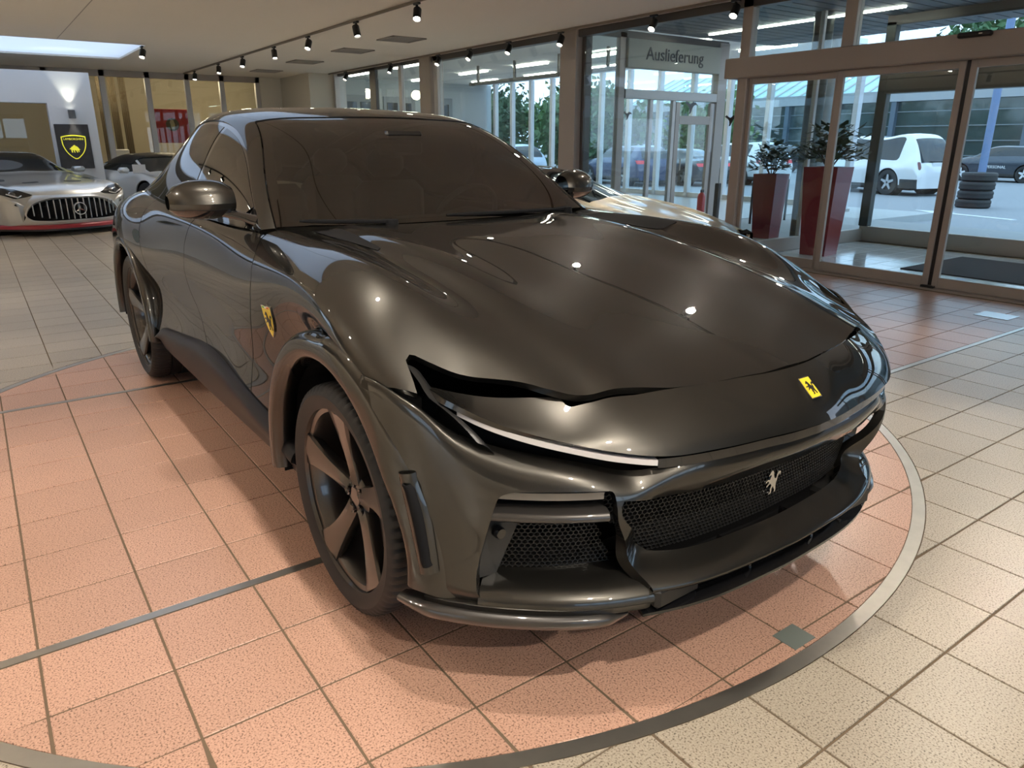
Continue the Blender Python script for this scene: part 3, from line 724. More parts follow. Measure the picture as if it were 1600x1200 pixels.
# ---- lower front: lamp lens, fin, ledge, duct plate, lip, splitter
def strip_along(name, pts, m, parent=car, sides=(1, -1), w=None, n=40, smooth=True):
    """loft: pts = list of cross sections (each list of points)"""
    for sg in sides:
        s = Surf([[(x, y*sg, z) for x, y, z in row] for row in pts], n, max(12, 6*len(pts[0])))
        ctr = s.P.mean((0, 1))
        if (s.N*(s.P-ctr)).sum() < 0: s.flip()
        panel(name, m, parent, s, t=0)
def section_sweep(name, path, sec, m, parent=car, sides=(1, -1), n=48):
    """closed section [(out, z)] carried along a plan path [(x, y, z, scale)]"""
    P = crv(path, n); t = np.gradient(P[:, :2], axis=0); t /= np.linalg.norm(t, axis=1)[:, None]
    nrm = np.stack([t[:, 1], -t[:, 0]], 1)
    if nrm[len(nrm)//2] @ np.array([1, .3]) < 0: nrm = -nrm
    for sg in sides:
        V = []; k = len(sec)
        for i in range(n):
            for o, z in sec: V.append((P[i, 0]+nrm[i, 0]*o*P[i, 3], (P[i, 1]+nrm[i, 1]*o*P[i, 3])*sg, P[i, 2]+z*P[i, 3]))
        F = [(i*k+j, i*k+(j+1) % k, (i+1)*k+(j+1) % k, (i+1)*k+j) for i in range(n-1) for j in range(k)]+[tuple(range(k))[::-1], tuple((n-1)*k+j for j in range(k))]
        if sg < 0: F = [f[::-1] for f in F]
        link(name, V, F, m, parent, True, autosmooth=50)
def plan_path(ya, yb, z, dx=0., n=16, sc=lambda u: 1., zf=None):
    return [(float(Fx(y))+dx, y, (z if zf is None else zf(y)), sc(i/(n-1))) for i, y in enumerate(np.linspace(ya, yb, n))]
oval = lambda a, b, n=14: [(a*math.cos(2*PI*k/n), b*math.sin(2*PI*k/n)) for k in range(n)]
section_sweep('front_lip', plan_path(.55, .985, .268, -.035, sc=lambda u: min(1, .25+u*5, .45+(1-u)*5)), [(.045, .012), (.040, .020), (.01, .026), (-.05, .016), (-.05, -.016), (.01, -.022), (.038, -.010)], M['carbon'])
section_sweep('intake_fin', plan_path(.612, .838, .562, -.034), [(.030, .004), (.022, .014), (-.05, .016), (-.05, -.012), (.022, -.012), (.030, -.004)], M['carbon'])
section_sweep('position_lamp', plan_path(.622, .838, .616, -.035), [(.012, -.010), (.014, .010), (-.02, .016), (-.02, -.016)], M['lens'])
section_sweep('intake_ledge', plan_path(.50, .874, .338, -.004), [(.003, -.030), (.004, -.016), (-.006, -.002), (-.030, .012), (-.075, .026), (-.13, .036), (-.13, -.03)], M['paint'])
section_sweep('lower_lip', plan_path(.50, .955, .303, -.012, sc=lambda u: min(1, .5+u*8)), [(.006, -.014), (.012, .006), (-.01, .016), (-.06, .01), (-.06, -.016)], M['paint'])
for sg in (1, -1):
    o = MB(); pl = [(.742, .562), (.866, .575), (.884, .36), (.80, .36)]
    V = [(float(Fx(a))-.030-(.075 if i in (0, 3) else 0), a*sg, b) for i, (a, b) in enumerate(pl)]; V += [(x-.05, y, z) for x, y, z in V]
    F = [(0, 1, 2, 3), (4, 7, 6, 5), (0, 4, 5, 1), (1, 5, 6, 2), (2, 6, 7, 3), (3, 7, 4, 0)]
    o.add(V, F if sg > 0 else [f[::-1] for f in F]); o = o.build('duct_plate', M['lcarbon'], car)
    c = Vector((float(Fx(.815))-.056, .815*sg, .50)); MB().lathe([(0, .012), (.013, .012), (.016, .006), (.016, -.01)], c, 'x', 16).build('park_sensor', M['gloss'], o, True)
    MB().bbox(2.22, 2.40, *sorted((sg*.34, sg*.505)), .282, .345, .012).build('splitter_block', M['black'], car)
    MB().bbox(2.20, 2.42, *sorted((sg*.145, sg*.155)), .275, .34, .004).build('splitter_fin', M['gloss'], car)
section_sweep('splitter', [(float(Fx(y))-.01, y, .272, 1) for y in np.linspace(-.53, .53, 24)], [(.008, -.004), (.008, .004), (-.02, .010), (-.28, .012), (-.28, -.010)], M['gloss'], sides=(1,))
section_sweep('air_dam', [(float(Fx(y))-.16, y, .31, 1) for y in np.linspace(-.9, .9, 40)], [(.01, -.05), (.01, .06), (-.02, .06), (-.02, -.05)], M['matblack'], sides=(1,))
# side vents in the arch band
for sg in (1, -1):
    a_ = crv([(1.966, .981, .635), (1.985, .972, .54), (2.012, .959, .39)], 12); b_ = crv([(2.000, .964, .642), (2.029, .951, .55), (2.048, .941, .40)], 12)
    n_ = np.array([.45, .89, 0])
    for nm, m, t0, t1, o, zz in (('vent_frame', M['paint'], -.25, 1.2, .012, .012), ('vent_slot', M['matblack'], .30, .95, .030, -.014)):
        rows = []
        for i, (p, q) in enumerate(zip(a_, b_)):
            dz = (zz if i == 0 else -zz if i == 11 else 0)
            rows.append([tuple((p+(q-p)*t+n_*o*w+np.array([0, 0, dz]))*np.array([1, sg, 1])) for t, w in ((t0, .3), (t0+.12, 1), (t1-.12, 1), (t1, .3))])
        s = Surf(rows, 24, 12)
        if s.N[12, 6, 1]*sg < 0: s.flip()
        panel(nm, m, car, s, t=.006)

# ---- wheel arches
def arch(name, cx, cz, m, front):
    for sg in (1, -1):
        rows = []
        for k in range(33):
            a = math.radians(-6+k*(192/32)); ca_, sa_ = math.cos(a), math.sin(a)
            grow = (.055*max(0, ca_)**.7 if front else 0)
            row = []
            for r, dy in (((.448, -.055), (.450, .004), (.462, .016), (.495, .020), (.520+grow*.8, .012), (.530+grow, -.002), (.532+grow, -.05)) if front else ((.446, -.055), (.448, .0), (.456, .010), (.472, .013), (.488, .011), (.498, .004), (.50, -.05))):
                x = cx+r*ca_; z = max(cz+r*sa_, .27)
                ye = 1.0
                if front and x > 1.75: ye = min(1.0, float(np.interp(x, PX[::-1], PY[::-1]))-.004)
                row.append((x, (ye+dy+(-.008 if front else .004))*sg, z))
            rows.append(row)
        s = Surf(rows, 90, 40)
        if s.N[45, 18, 1]*sg < 0: s.flip()
        panel(name, m, car, s, t=0)
        # wheel well
        V = []; F = []
        for k in range(25):
            a = math.radians(-8+k*196/24)
            yw = min(.985, float(np.interp(cx+.455*math.cos(a), PX[::-1], PY[::-1]))-.03) if front and math.cos(a) > .4 else .985
            for y in (.50, yw): V.append((cx+.455*math.cos(a), y*sg, cz+.455*math.sin(a)))
        for k in range(24): F.append((2*k, 2*k+1, 2*k+3, 2*k+2))
        V.append((cx, .50*sg, cz)); F += [(2*k, 2*k+2, 50) for k in range(24)]
        link('wheel_well', V, F, M['matblack'], car)
arch('front_wheel_arch', FX, FZ, M['paint'], True); arch('rear_wheel_arch', RX, RZ, M['paint'], False)
MB().bbox(-2.3, 2.05, -.80, .80, .24, .36, .03).build('underbody', M['matblack'], car)
MB().box(-1.0, 1.0, -.90, .90, .26, .45).build('floor_pan', M['matblack'], car)
# ---- side skirts
for sg in (1, -1):
    xs_ = [-.98, -.85, -.6, -.3, .1, .5, .85, 1.05, 1.15]
    ztop = [.40, .44, .47, .50, .52, .485, .44, .415, .40]
    net_ = [[(x, .93*sg, z+.012), (x, (.975-.02*(i == 0))*sg, z+.004), (x, .990*sg, z-.02), (x, .975*sg, .36), (x, .945*sg, .29), (x, .80*sg, .26)] for i, (x, z) in enumerate(zip(xs_, ztop))]
    s = Surf(net_, 60, 30)
    if s.N[30, 12, 1]*sg < 0: s.flip()
    panel('side_skirt', M['skirt'], car, s, t=.01)

# ---- greenhouse: columns centre, quarter, rail in, rail out, mid window, belt
G = [[(.800, 0, 1.108), (.74, .45, 1.108), (.62, .79, 1.106), (.60, .822, 1.102), (.598, .832, 1.098), (.60, .84, 1.095)],
     [(.53, 0, 1.283), (.48, .42, 1.277), (.39, .735, 1.262), (.37, .765, 1.245), (.36, .825, 1.16), (.35, .858, 1.095)],
     [(.27, 0, 1.442), (.24, .38, 1.437), (.15, .655, 1.417), (.13, .69, 1.40), (.11, .80, 1.245), (.10, .864, 1.095)],
     [(0, 0, 1.541), (-.03, .35, 1.535), (-.09, .60, 1.512), (-.11, .645, 1.495), (-.12, .785, 1.30), (-.12, .866, 1.095)],
     [(-.5, 0, 1.597), (-.5, .33, 1.590), (-.5, .575, 1.565), (-.5, .63, 1.547), (-.5, .775, 1.33), (-.5, .865, 1.097)],
     [(-.95, 0, 1.580), (-.95, .30, 1.572), (-.95, .55, 1.543), (-.95, .60, 1.523), (-.95, .765, 1.32), (-.95, .856, 1.105)],
     [(-1.4, 0, 1.495), (-1.4, .28, 1.485), (-1.41, .50, 1.450), (-1.42, .555, 1.428), (-1.4, .72, 1.29), (-1.4, .83, 1.12)],
     [(-1.85, 0, 1.365), (-1.85, .25, 1.358), (-1.86, .46, 1.325), (-1.87, .515, 1.308), (-1.85, .65, 1.23), (-1.85, .775, 1.13)],
     [(-2.32, 0, 1.16), (-2.32, .22, 1.155), (-2.32, .42, 1.135), (-2.32, .47, 1.125), (-2.3, .58, 1.10), (-2.3, .67, 1.05)]]
S = Surf(G, 140, 161, mirror=True)
if S.N[80, 80, 2] < 0: S.flip()
col, row = S.col, S.row
hdr = 2.93
ws = [1.96-col, row-.03, hdr-row]
wind = panel('windshield', M['cglass'], car, S, ws, .005, -.004)
panel('windshield_border', M['gloss'], car, S, [1.96-col, row-.03, hdr-row, np.maximum(np.maximum(col-1.80, .14-row), row-2.80)], 0, -.009)
roofm = np.maximum(col-2.0, row-hdr-.03)
rearglass = np.minimum(np.minimum(1.75-col, row-5.7), 7.5-row)
roof = panel('roof', M['paint'], car, S, [roofm, 3.17-col+.0*row, -rearglass], .015)
panel('rear_window', M['cglass_dk'], car, S, [rearglass-.02], .004, -.003)
for sg in (1, -1): panel('rear_pillar', M['paint'], car, S, [col-3.17, row-6.75, S.P[..., 1]*sg], .012)
wfront = .62+.0*row; bp = 3.35+.25*(col-3.2)
for sg in (1, -1):
    sgn = S.P[..., 1]*sg
    panel('front_side_glass', M['cglass_dk'], car, S, [col-3.27, 4.93-col, row-.66, bp-.06-row, sgn], .004, -.004)
    panel('rear_side_glass', M['cglass_dk'], car, S, [col-3.27, 4.93-col, row-bp-.06, 6.55-row, sgn], .004, -.004)
    panel('window_frame', M['gloss'], car, S, [col-3.15, row-.1, 6.80-row, sgn, np.maximum(np.maximum(3.33-col, col-4.88), np.maximum(np.maximum(.72-row, row-6.48), .09-np.abs(row-bp)))], 0, -.006)
    panel('belt_trim', M['paint'], car, S, [col-4.93, row-.05, sgn, 6.8-row], .01, .001)
bpy.data.objects['roof']['label'] = 'smooth metallic roof with both front pillars'
# cowl, wipers
MB().bbox(.55, .83, -.78, .78, 1.02, 1.085, .02).build('cowl', M['matblack'], car)
def wiper(y0, y1, sw):
    w = MB(); a = np.linspace(0, 1, 9)
    pts = [(.79-.22*(y0+(y1-y0)*t)**2-.03*t, y0+(y1-y0)*t, 1.118+.012*t) for t in a]
    w.tube(pts, [.012]+[.008]*7+[.004], 6)
    o = w.build('wiper', M['matblack'], car); MB().lathe([(0, .02), (.025, .018), (.03, -.02)], (pts[0][0], pts[0][1], pts[0][2]-.01), 'z', 14).build('wiper_hub', M['matblack'], o, True)
wiper(.60, -.10, .0); wiper(-.36, -.70, .0)
s_ = wiper
# mirrors
for sg in (1, -1):
    rows = []
    for k in range(9):
        t = k/8; y = (.862+.232*t)*sg; w = math.sqrt(max(0, 1-(abs(t-.45)/.58)**2.4))
        hh = .080*w+.004; dd = .088*w+.004; cz = 1.192; cx = .345-.04*t
        rows.append([(cx+dd*math.cos(a)*(1.15 if math.cos(a) > 0 else .75), y, cz+hh*math.sin(a)*(1.05 if math.sin(a) > 0 else .80)) for a in np.linspace(0, 2*PI, 15)])
    s = Surf(rows, 40, 48)
    if (s.N*(s.P-s.P.mean((0, 1)))).sum() < 0: s.flip()
    mo = panel('door_mirror', M['paint'], car, s, [s.P[..., 2]-1.172], 0); panel('mirror_base', M['gloss'], mo, s, [1.169-s.P[..., 2]], 0, -.002)
    panel('mirror_seam', M['black'], mo, s, [.004-np.abs(s.P[..., 2]-1.1705)], 0, -.001)
    a = MB().tube([(.50, .80*sg, 1.118), (.45, .85*sg, 1.140), (.37, .92*sg, 1.160)], [.028, .017, .02], 10); a.build('mirror_arm', M['gloss'], mo, True)
# fender shield badges
def fender_frame(y_sign, x, z):
    q = A.P.copy(); d = (q[..., 0]-x)**2+(q[..., 2]-z)**2+np.where(q[..., 1]*y_sign > .8, 0, 9); i = np.unravel_index(d.argmin(), d.shape); return Vector(q[i]), Vector(A.N[i])
SHIELD = [(-.5, .5), (-.25, .52), (0, .48), (.25, .52), (.5, .5), (.49, .1), (.42, -.2), (.28, -.45), (0, -.72), (-.28, -.45), (-.42, -.2), (-.49, .1)]
for sg in (1, -1):
    p, n = fender_frame(sg, .942, .815)
    if n.y*sg < 0: n = -n
    e = Vector((-sg, 0, 0)) if False else Vector((1, 0, 0))*(1 if sg < 0 else -1); e = (e-n*e.dot(n)).normalized(); up = n.cross(e)
    b = MB().prism([(x*.076, y*.098+.006) for x, y in SHIELD], p-n*.001, e, up, n*.006).build('shield_badge', M['chrome'], car)
    MB().prism([(x*.068, y*.090+.006) for x, y in SHIELD], p+n*.005, e, up, n*.001).build('shield_field', M['yellow'], b)
    horse('horse', M['black'], b, p+n*.0062+up*.0, e, up, .068, .001)
    for i, c in enumerate(((.02, .30, .06), (.7, .7, .7), (.5, .02, .02))): MB().prism([(-.026+.0175*i, .047), (-.0085+.0175*i, .047), (-.0085+.0175*i, .052), (-.026+.0175*i, .052)], p+n*.006, e, up, n*.001).build('stripe', mat('badge stripe', c, .4), b)
# bonnet vents: dark openings in the step beside the bonnet ridge
for sg in (1, -1):
    v = panel('bonnet_vent', M['matblack'], car, A, [A.P[..., 1]*sg, sdp(Ax, Ay, [(.74, .578), (1.22, .60), (.86, .66), (.72, .67)] if sg < 0 else [(.76, .60), (.80, .75), (1.04, .79), (1.27, .765), (1.25, .68), (1.05, .64)])], 0, .002)

# ---- wheels
def tyre_mesh(R, rim, w):
    prof = [(rim-.012, -w*.46), (rim+.004, -w*.49), ((rim+R)/2, -w*.515), (R-.024, -w*.50), (R-.010, -w*.47), (R-.003, -w*.42), (R, -w*.34), (R, -w*.20), (R-.008, -w*.195), (R-.008, -w*.165), (R, -w*.16), (R, -w*.03), (R-.008, -w*.025), (R-.008, w*.025), (R, w*.03), (R, w*.16), (R-.008, w*.165), (R-.008, w*.195), (R, w*.2), (R, w*.34), (R-.003, w*.42), (R-.010, w*.47), (R-.024, w*.5), ((rim+R)/2, w*.515), (rim+.004, w*.49), (rim-.012, w*.46)]
    n = 288; m = len(prof); V = []; F = []
    for k in range(n):
        a = 2*PI*k/n; cut = (k % 4 == 0)
        for i, (r, h) in enumerate(prof):
            if cut and i in (4, 5, 6, m-5, m-6, m-7): r -= .007
            a2 = a+(.012*(abs(h)-w*.2)/w if abs(h) > w*.2 else 0)
            V.append((r*math.sin(a2), h, r*math.cos(a2)))
    for k in range(n):
        q = (k+1) % n
        for i in range(m-1): F.append((k*m+i, q*m+i, q*m+i+1, k*m+i+1))
    return V, F
def make_wheel(name, R, rim, w, x, z, sg, sub):
    """outer face towards -y in wheel space; mirrored for the far side"""
    fl = -1 if sg < 0 else 1
    yo = .965 if x > 0 else .975      # rim lip plane
    def tr(V): return [(x+a, (yo*sg - (-b)*1.0*sg*1 if False else sg*(yo+b)), z+c) for a, b, c in V]   # b: outward positive
    def mk(nm, V, F, m, par, sm=True):
        V = tr(V); F = F if sg < 0 else [f[::-1] for f in F]; return link(nm, V, F, m, par, sm, autosmooth=35)
    V, F = tyre_mesh(R, rim, w); V = [(a, b-w*.5+.012, c) for a, b, c in V]
    tyre = mk('tyre', V, F, M['rubber'], None); tyre.name = 'wheel'; tyre.parent = car
    b = MB().lathe([(rim-.004, -.30*1), (rim-.030, -.20), (rim-.045, -.10), (rim-.040, -.045), (rim-.026, -.018), (rim-.012, -.012), (rim-.006, .004), (rim+.001, .004), (rim+.003, -.006), (rim-.002, -.02)], (0, 0, 0), 'y', 72)
    mk('rim_barrel', b.V, b.F, M['rim'], tyre)
    for k in range(5):
        a = PI/2+2*PI*k/5+math.radians(2)
        er = (math.cos(a), math.sin(a)); et = (-er[1], er[0])
        rows = []
        for t in np.linspace(0, 1, 9):
            r = .045+(rim-.018-.045)*t; hw = .031+.004*t+.030*t**3; twist = .004*math.sin(PI*t); d = -.046+.044*t**1.2; th = .050-.012*t
            sec = [(-hw, d-.014), (-hw+.004, d-.004), (-hw*.1, d+.006*(1-t)), (hw-.004, d-.006), (hw, d-.016), (hw*.85, d-th), (-hw*.85, d-th)]
            rows.append([(er[0]*r+et[0]*(s+twist), q, er[1]*r+et[1]*(s+twist)) for s, q in sec])
        V = [v for rw in rows for v in rw]; m = 7
        F = [(i*m+j, i*m+(j+1) % m, (i+1)*m+(j+1) % m, (i+1)*m+j) for i in range(8) for j in range(m)]+[tuple(range(m))[::-1], tuple(8*m+j for j in range(m))]
        mk('spoke', V, [f[::-1] for f in F], M['rim'], tyre)
    h = MB().lathe([(.0, -.046), (.030, -.046), (.034, -.050), (.060, -.052), (.074, -.060), (.080, -.10)], (0, 0, 0), 'y', 40); mk('hub', h.V, h.F, M['rim'], tyre)
    bl = MB()
    for k in range(5):
        a = PI/2+2*PI*k/5+math.radians(10); c = (.050*math.cos(a), 0, .050*math.sin(a))
        bl.lathe([(0, -.047), (.009, -.043), (.011, -.046), (.012, -.07)], c, 'y', 10); bl.lathe([(.012, -.0455), (.0185, -.0425), (.0205, -.053)], c, 'y', 14)
    tag(mk('bolts', bl.V, bl.F, M['gloss'], tyre), kind='stuff')
    d = MB().lathe([(.08, -.13), (.205, -.13), (.205, -.165), (.08, -.165)], (0, 0, 0), 'y', 48); mk('brake_disc', d.V, d.F, mat('brake steel', (.10, .10, .10), .35, .9), tyre)
    cal = MB(); ca0 = 20 if x > 0 else 160
    for k in range(7):
        a = math.radians(ca0-30+k*10); cal.add([(r*math.cos(q), y, r*math.sin(q)) for q in (a, a+math.radians(10)) for r in (.13, .222) for y in (-.095, -.19)], [(0, 1, 3, 2), (4, 6, 7, 5), (0, 2, 6, 4), (1, 5, 7, 3), (2, 3, 7, 6), (0, 4, 5, 1)])
    mk('caliper', cal.V, cal.F, mat('black caliper', (.015, .015, .015), .3, 0, .6), tyre, False)
    return tyre
for sg in (-1, 1):
    make_wheel('front_wheel', .3685, .303, .262, FX, FZ, sg, None); make_wheel('rear_wheel', .3865, .316, .318, RX, RZ, sg, None)
# ---- cabin
MB().bbox(.10, .72, -.74, .74, .86, 1.075, .06).build('dashboard', M['seat'], car, True)
MB().bbox(-1.6, .2, -.78, .78, .40, .55, .04).build('cabin_floor', M['matblack'], car)
sw = MB(); cs = Vector((.18, .37, 1.06)); ax = Vector((-.85, 0, .50)).normalized(); u = Vector((0, 1, 0)); w_ = ax.cross(u)
sw.tube([cs+(u*math.cos(t)+w_*math.sin(t))*.175 for t in np.linspace(0, 2*PI, 33)], .014, 8, False)
sw.tube([cs+u*.17, cs, cs-u*.17], [.016, .05, .016], 6).tube([cs, cs-w_*.17 if w_.z > 0 else cs+w_*.17], [.05, .016], 6)
sw.build('steering_wheel', M['seat'], car, True)
for yy in (.38, -.38):
    for xx in (-.42, -1.25):
        s = MB().bbox(xx-.25, xx+.28, yy-.24, yy+.24, .55, .74, .06); s.bbox(xx-.36, xx-.20, yy-.23, yy+.23, .70, 1.20, .06).bbox(xx-.38, xx-.25, yy-.12, yy+.12, 1.22, 1.38, .05); s.build('seat', M['seat'], car, True)
mr = MB().bbox(.165, .20, -.12, .12, 1.36, 1.43, .015).build('rear_view_mirror', M['black'], car)
MB().bbox(.10, .24, -.10, .10, 1.44, 1.47, .02).build('camera_housing', M['black'], car)
# ================================================================ everything round the car
# ---- generic parked cars
def bg_wheel(parent, x, y, r, rim_m, w=.22, spokes=5, sg=1):
    V = []; m = MB(); m.lathe([(r*.66, -w/2), (r*.80, -w*.52), (r*.96, -w/2), (r, -w*.38), (r, w*.38), (r*.96, w/2), (r*.80, w*.52), (r*.66, w/2)], (x, y, r), 'y', 32)
    t = m.build('wheel', M['rubber'], parent, True)
    o = MB(); yo = y+sg*w*.46
    o.lathe([(r*.68, 0), (r*.60, -.006), (r*.58, -.05), (.0, -.06)] if sg > 0 else [(0, .06), (r*.58, .05), (r*.60, .006), (r*.68, 0)], (x, yo, r), 'y', 32)
    o.build('rim', M['black'], t, True)
    s = MB()
    for k in range(spokes):
        a = 2*PI*k/spokes+.3; c, n = math.cos(a), math.sin(a)
        p = [(r*.08, -.05*1), (r*.62, -.03), (r*.62, .03), (r*.08, .05)]
        s.prism([(q[0]*c-q[1]*n, q[0]*n+q[1]*c) for q in p], (x, yo-sg*.03, r), (1, 0, 0), (0, 0, 1), (0, sg*.035, 0))
    tag(s.build('spokes', rim_m, t), kind='stuff'); return t

def bg_car(name, label, body_m, L, W, prof, wheels, wr, loc, yaw, rim_m, cat='car', group=None, ws=(3, 5), rear=(8, 9.4), side=(3.5, 7.7), glass_m=None, zmid=.58, zlow=.24, dark_low=True, trims=(), pill=None):
    """prof: (x from nose, z centre, half width top, z belt, half width belt, half width widest)"""
    root = empty(name, loc, yaw, label, cat, group)
    glass_m = glass_m or M['darkglass']
    net = []
    for (x, zt, wt, zb, wb, wm) in prof:
        dr = min(.05, (zt-zb)*.35+.006)
        net.append([(x, 0, zt), (x, wt*.55, zt-.01), (x, wt*.92, zt-dr*.6), (x, wt, zt-dr), (x, (wt+wb)/2+.02, (zt-dr+zb)/2), (x, wb, zb), (x, wm, (zb+zmid)/2+.04), (x, wm, zmid), (x, wm*.985, (zmid+zlow)/2), (x, wm*.95, zlow)])
    s = Surf(net, 90, 101, mirror=True)
    if s.N[45, 50, 2] < 0: s.flip()
    x, y, z = s.P[..., 0], np.abs(s.P[..., 1]), s.P[..., 2]
    arches = [np.hypot(x-wx, z-wr)-wr*1.12 for wx in wheels]
    g_ws = np.minimum(np.minimum(s.row-ws[0]-.05, ws[1]-s.row), 2.85-s.col)
    g_re = np.minimum(np.minimum(s.row-rear[0], rear[1]-s.row), 2.75-s.col) if rear else np.full(x.shape, -1.)
    g_sd = np.minimum(np.minimum(s.col-3.25, 4.85-s.col), np.minimum(s.row-side[0], side[1]-s.row))
    panel('body', body_m, root, s, [*arches, -g_ws, -g_re, -g_sd, z-(zlow+.10 if dark_low else 0)], .02)
    if dark_low: panel('lower_trim', M['lcarbon'], root, s, [*arches, zlow+.10-z], .01)
    panel('windshield', glass_m, root, s, [g_ws], 0, -.006)
    if rear: panel('rear_window', glass_m, root, s, [g_re], 0, -.006)
    for sg in (1, -1): panel('side_glass', glass_m, root, s, [g_sd, s.P[..., 1]*sg], 0, -.006)
    panel('inner_shell', M['matblack'], root, s, [*arches], 0, -.05)
    # closed nose and tail
    for e, nm in ((0, 'nose_cap'), (-1, 'tail_cap')):
        ring_ = [tuple(p) for p in s.P[e]]; link(nm, ring_, [tuple(range(len(ring_)))], body_m, root)
    for wx in wheels:
        for sg in (1, -1):
            bg_wheel(root, wx, sg*(W/2-.13), wr, rim_m, sg=sg)
            MB().lathe([(0, 0), (wr*1.12, 0), (wr*1.12, .3)] if sg > 0 else [(wr*1.12, -.3), (wr*1.12, 0), (0, 0)], (wx, sg*(W/2-.34), wr), 'y', 24).build('wheel_well', M['matblack'], root)
    MB().box(prof[0][0]+.25, prof[-1][0]-.25, -W/2+.15, W/2-.15, .18, .5).build('underbody', M['matblack'], root)
    for nm, m, fn, sides in trims:
        for sg in ((1, -1) if sides else (0,)):
            gs = [fn(x, y, z)] + ([s.P[..., 1]*sg] if sg else [])
            panel(nm, m, root, s, gs, .004, .004)
    root['surf'] = 0; del root['surf']
    return root, s
M['silver'] = mat('pale silver paint', (.52, .52, .50), .32, .55, 1.0)
M['whitecar'] = mat('pearl white paint', (.72, .74, .75), .25, .1, 1.0)
M['navy'] = mat('navy blue paint', (.018, .035, .105), .28, .4, 1.0)
M['midblue'] = mat('bright blue paint', (.06, .12, .33), .28, .4, 1.0)
M['blackcar'] = mat('black car paint', (.012, .014, .016), .25, .2, 1.0)
M['bronze'] = mat('pale bronze metallic paint', (.25, .19, .115), .36, .85, .6)
M['greycar'] = mat('dark grey car paint', (.035, .045, .06), .28, .4, 1.0)
M['redlamp'] = mat('red lamp glass', (.55, .02, .03), .2, 0, .5, emit=(1, .05, .08), es=.25)
M['alloy'] = mat('silver alloy', (.55, .56, .57), .3, .8)
M['plate'] = mat('white number plate', (.7, .72, .72), .5)

SUV = lambda L, H, W: [(0, .62, W*.30, .58, W*.34, W*.38), (.06, .86, W*.33, .80, W*.40, W*.45), (L*.09, .96, W*.34, .88, W*.43, W*.485), (L*.23, 1.06, W*.36, .98, W*.455, W*.5), (L*.275, 1.10, W*.37, 1.00, W*.46, W*.5), (L*.40, H-.10, W*.33, 1.02, W*.46, W*.5), (L*.52, H, W*.33, 1.03, W*.46, W*.5), (L*.72, H-.01, W*.325, 1.05, W*.46, W*.5), (L*.90, H-.08, W*.31, 1.07, W*.455, W*.5), (L*.975, 1.14, W*.36, 1.05, W*.43, W*.48), (L*.995, .85, W*.38, .80, W*.42, W*.46), (L, .60, W*.38, .56, W*.42, W*.44)]
SED = lambda L, H, W: [(0, .55, W*.28, .52, W*.33, W*.38), (.06, .70, W*.33, .66, W*.40, W*.45), (L*.10, .80, W*.34, .74, W*.43, W*.485), (L*.24, .92, W*.36, .86, W*.45, W*.5), (L*.29, .97, W*.36, .90, W*.45, W*.5), (L*.42, H-.06, W*.30, .92, W*.45, W*.5), (L*.52, H, W*.30, .93, W*.45, W*.5), (L*.66, H-.04, W*.29, .95, W*.45, W*.5), (L*.82, 1.10, W*.30, .97, W*.44, W*.5), (L*.90, 1.02, W*.33, .95, W*.43, W*.49), (L*.985, .92, W*.36, .86, W*.42, W*.46), (L, .62, W*.36, .58, W*.41, W*.44)]
COUPE = lambda L, H, W: [(0, .36, W*.26, .33, W*.30, W*.36), (.08, .50, W*.33, .47, W*.40, W*.45), (L*.10, .66, W*.34, .68, W*.43, W*.485), (L*.21, .80, W*.34, .80, W*.45, W*.5), (L*.29, .90, W*.35, .85, W*.45, W*.49), (L*.44, H-.03, W*.29, .86, W*.44, W*.485), (L*.50, H, W*.28, .87, W*.44, W*.485), (L*.62, H-.05, W*.26, .90, W*.45, W*.49), (L*.76, 1.02, W*.26, .94, W*.45, W*.5), (L*.90, .96, W*.30, .90, W*.44, W*.5), (L*.98, .88, W*.34, .80, W*.42, W*.47), (L, .60, W*.35, .56, W*.40, W*.44)]
rearlamps = lambda L, z0, z1, y0, y1: (lambda x, y, z: np.minimum(sdp(y, z, [(y0, z0), (y1, z0), (y1, z1), (y0, z1)]), x-L*.9))
frontlamps = lambda L, z0, z1, y0, y1: (lambda x, y, z: np.minimum(sdp(y, z, [(y0, z0), (y1, z0+.03), (y1, z1+.05), (y0, z1)]), L*.16-x))
OUT = -.20
# white SUV by the entrance, tail towards us
c, s_ = bg_car('parked_suv', 'tall white luxury SUV seen from behind, outside beyond the sliding door', M['whitecar'], 5.3, 2.0, SUV(5.3, 1.83, 2.0), (.95, 4.25), .40, (26.08, 16.73, OUT), math.radians(-104.5), M['alloy'], group=None,
       trims=[('tail_lamp', mat('dark red lamp', (.16, .05, .05), .2), rearlamps(5.3, .80, 1.04, .74, .86), True), ('rear_bumper', M['lcarbon'], lambda x, y, z: np.minimum(.52-z, x-4.75), False)])
MB().bbox(5.22, 5.26, -.27, .27, .90, 1.02, .004).build('number_plate', M['plate'], c); MB().bbox(5.2, 5.25, -.32, .32, 1.04, 1.07, .006).build('tail_trim', M['gloss'], c)
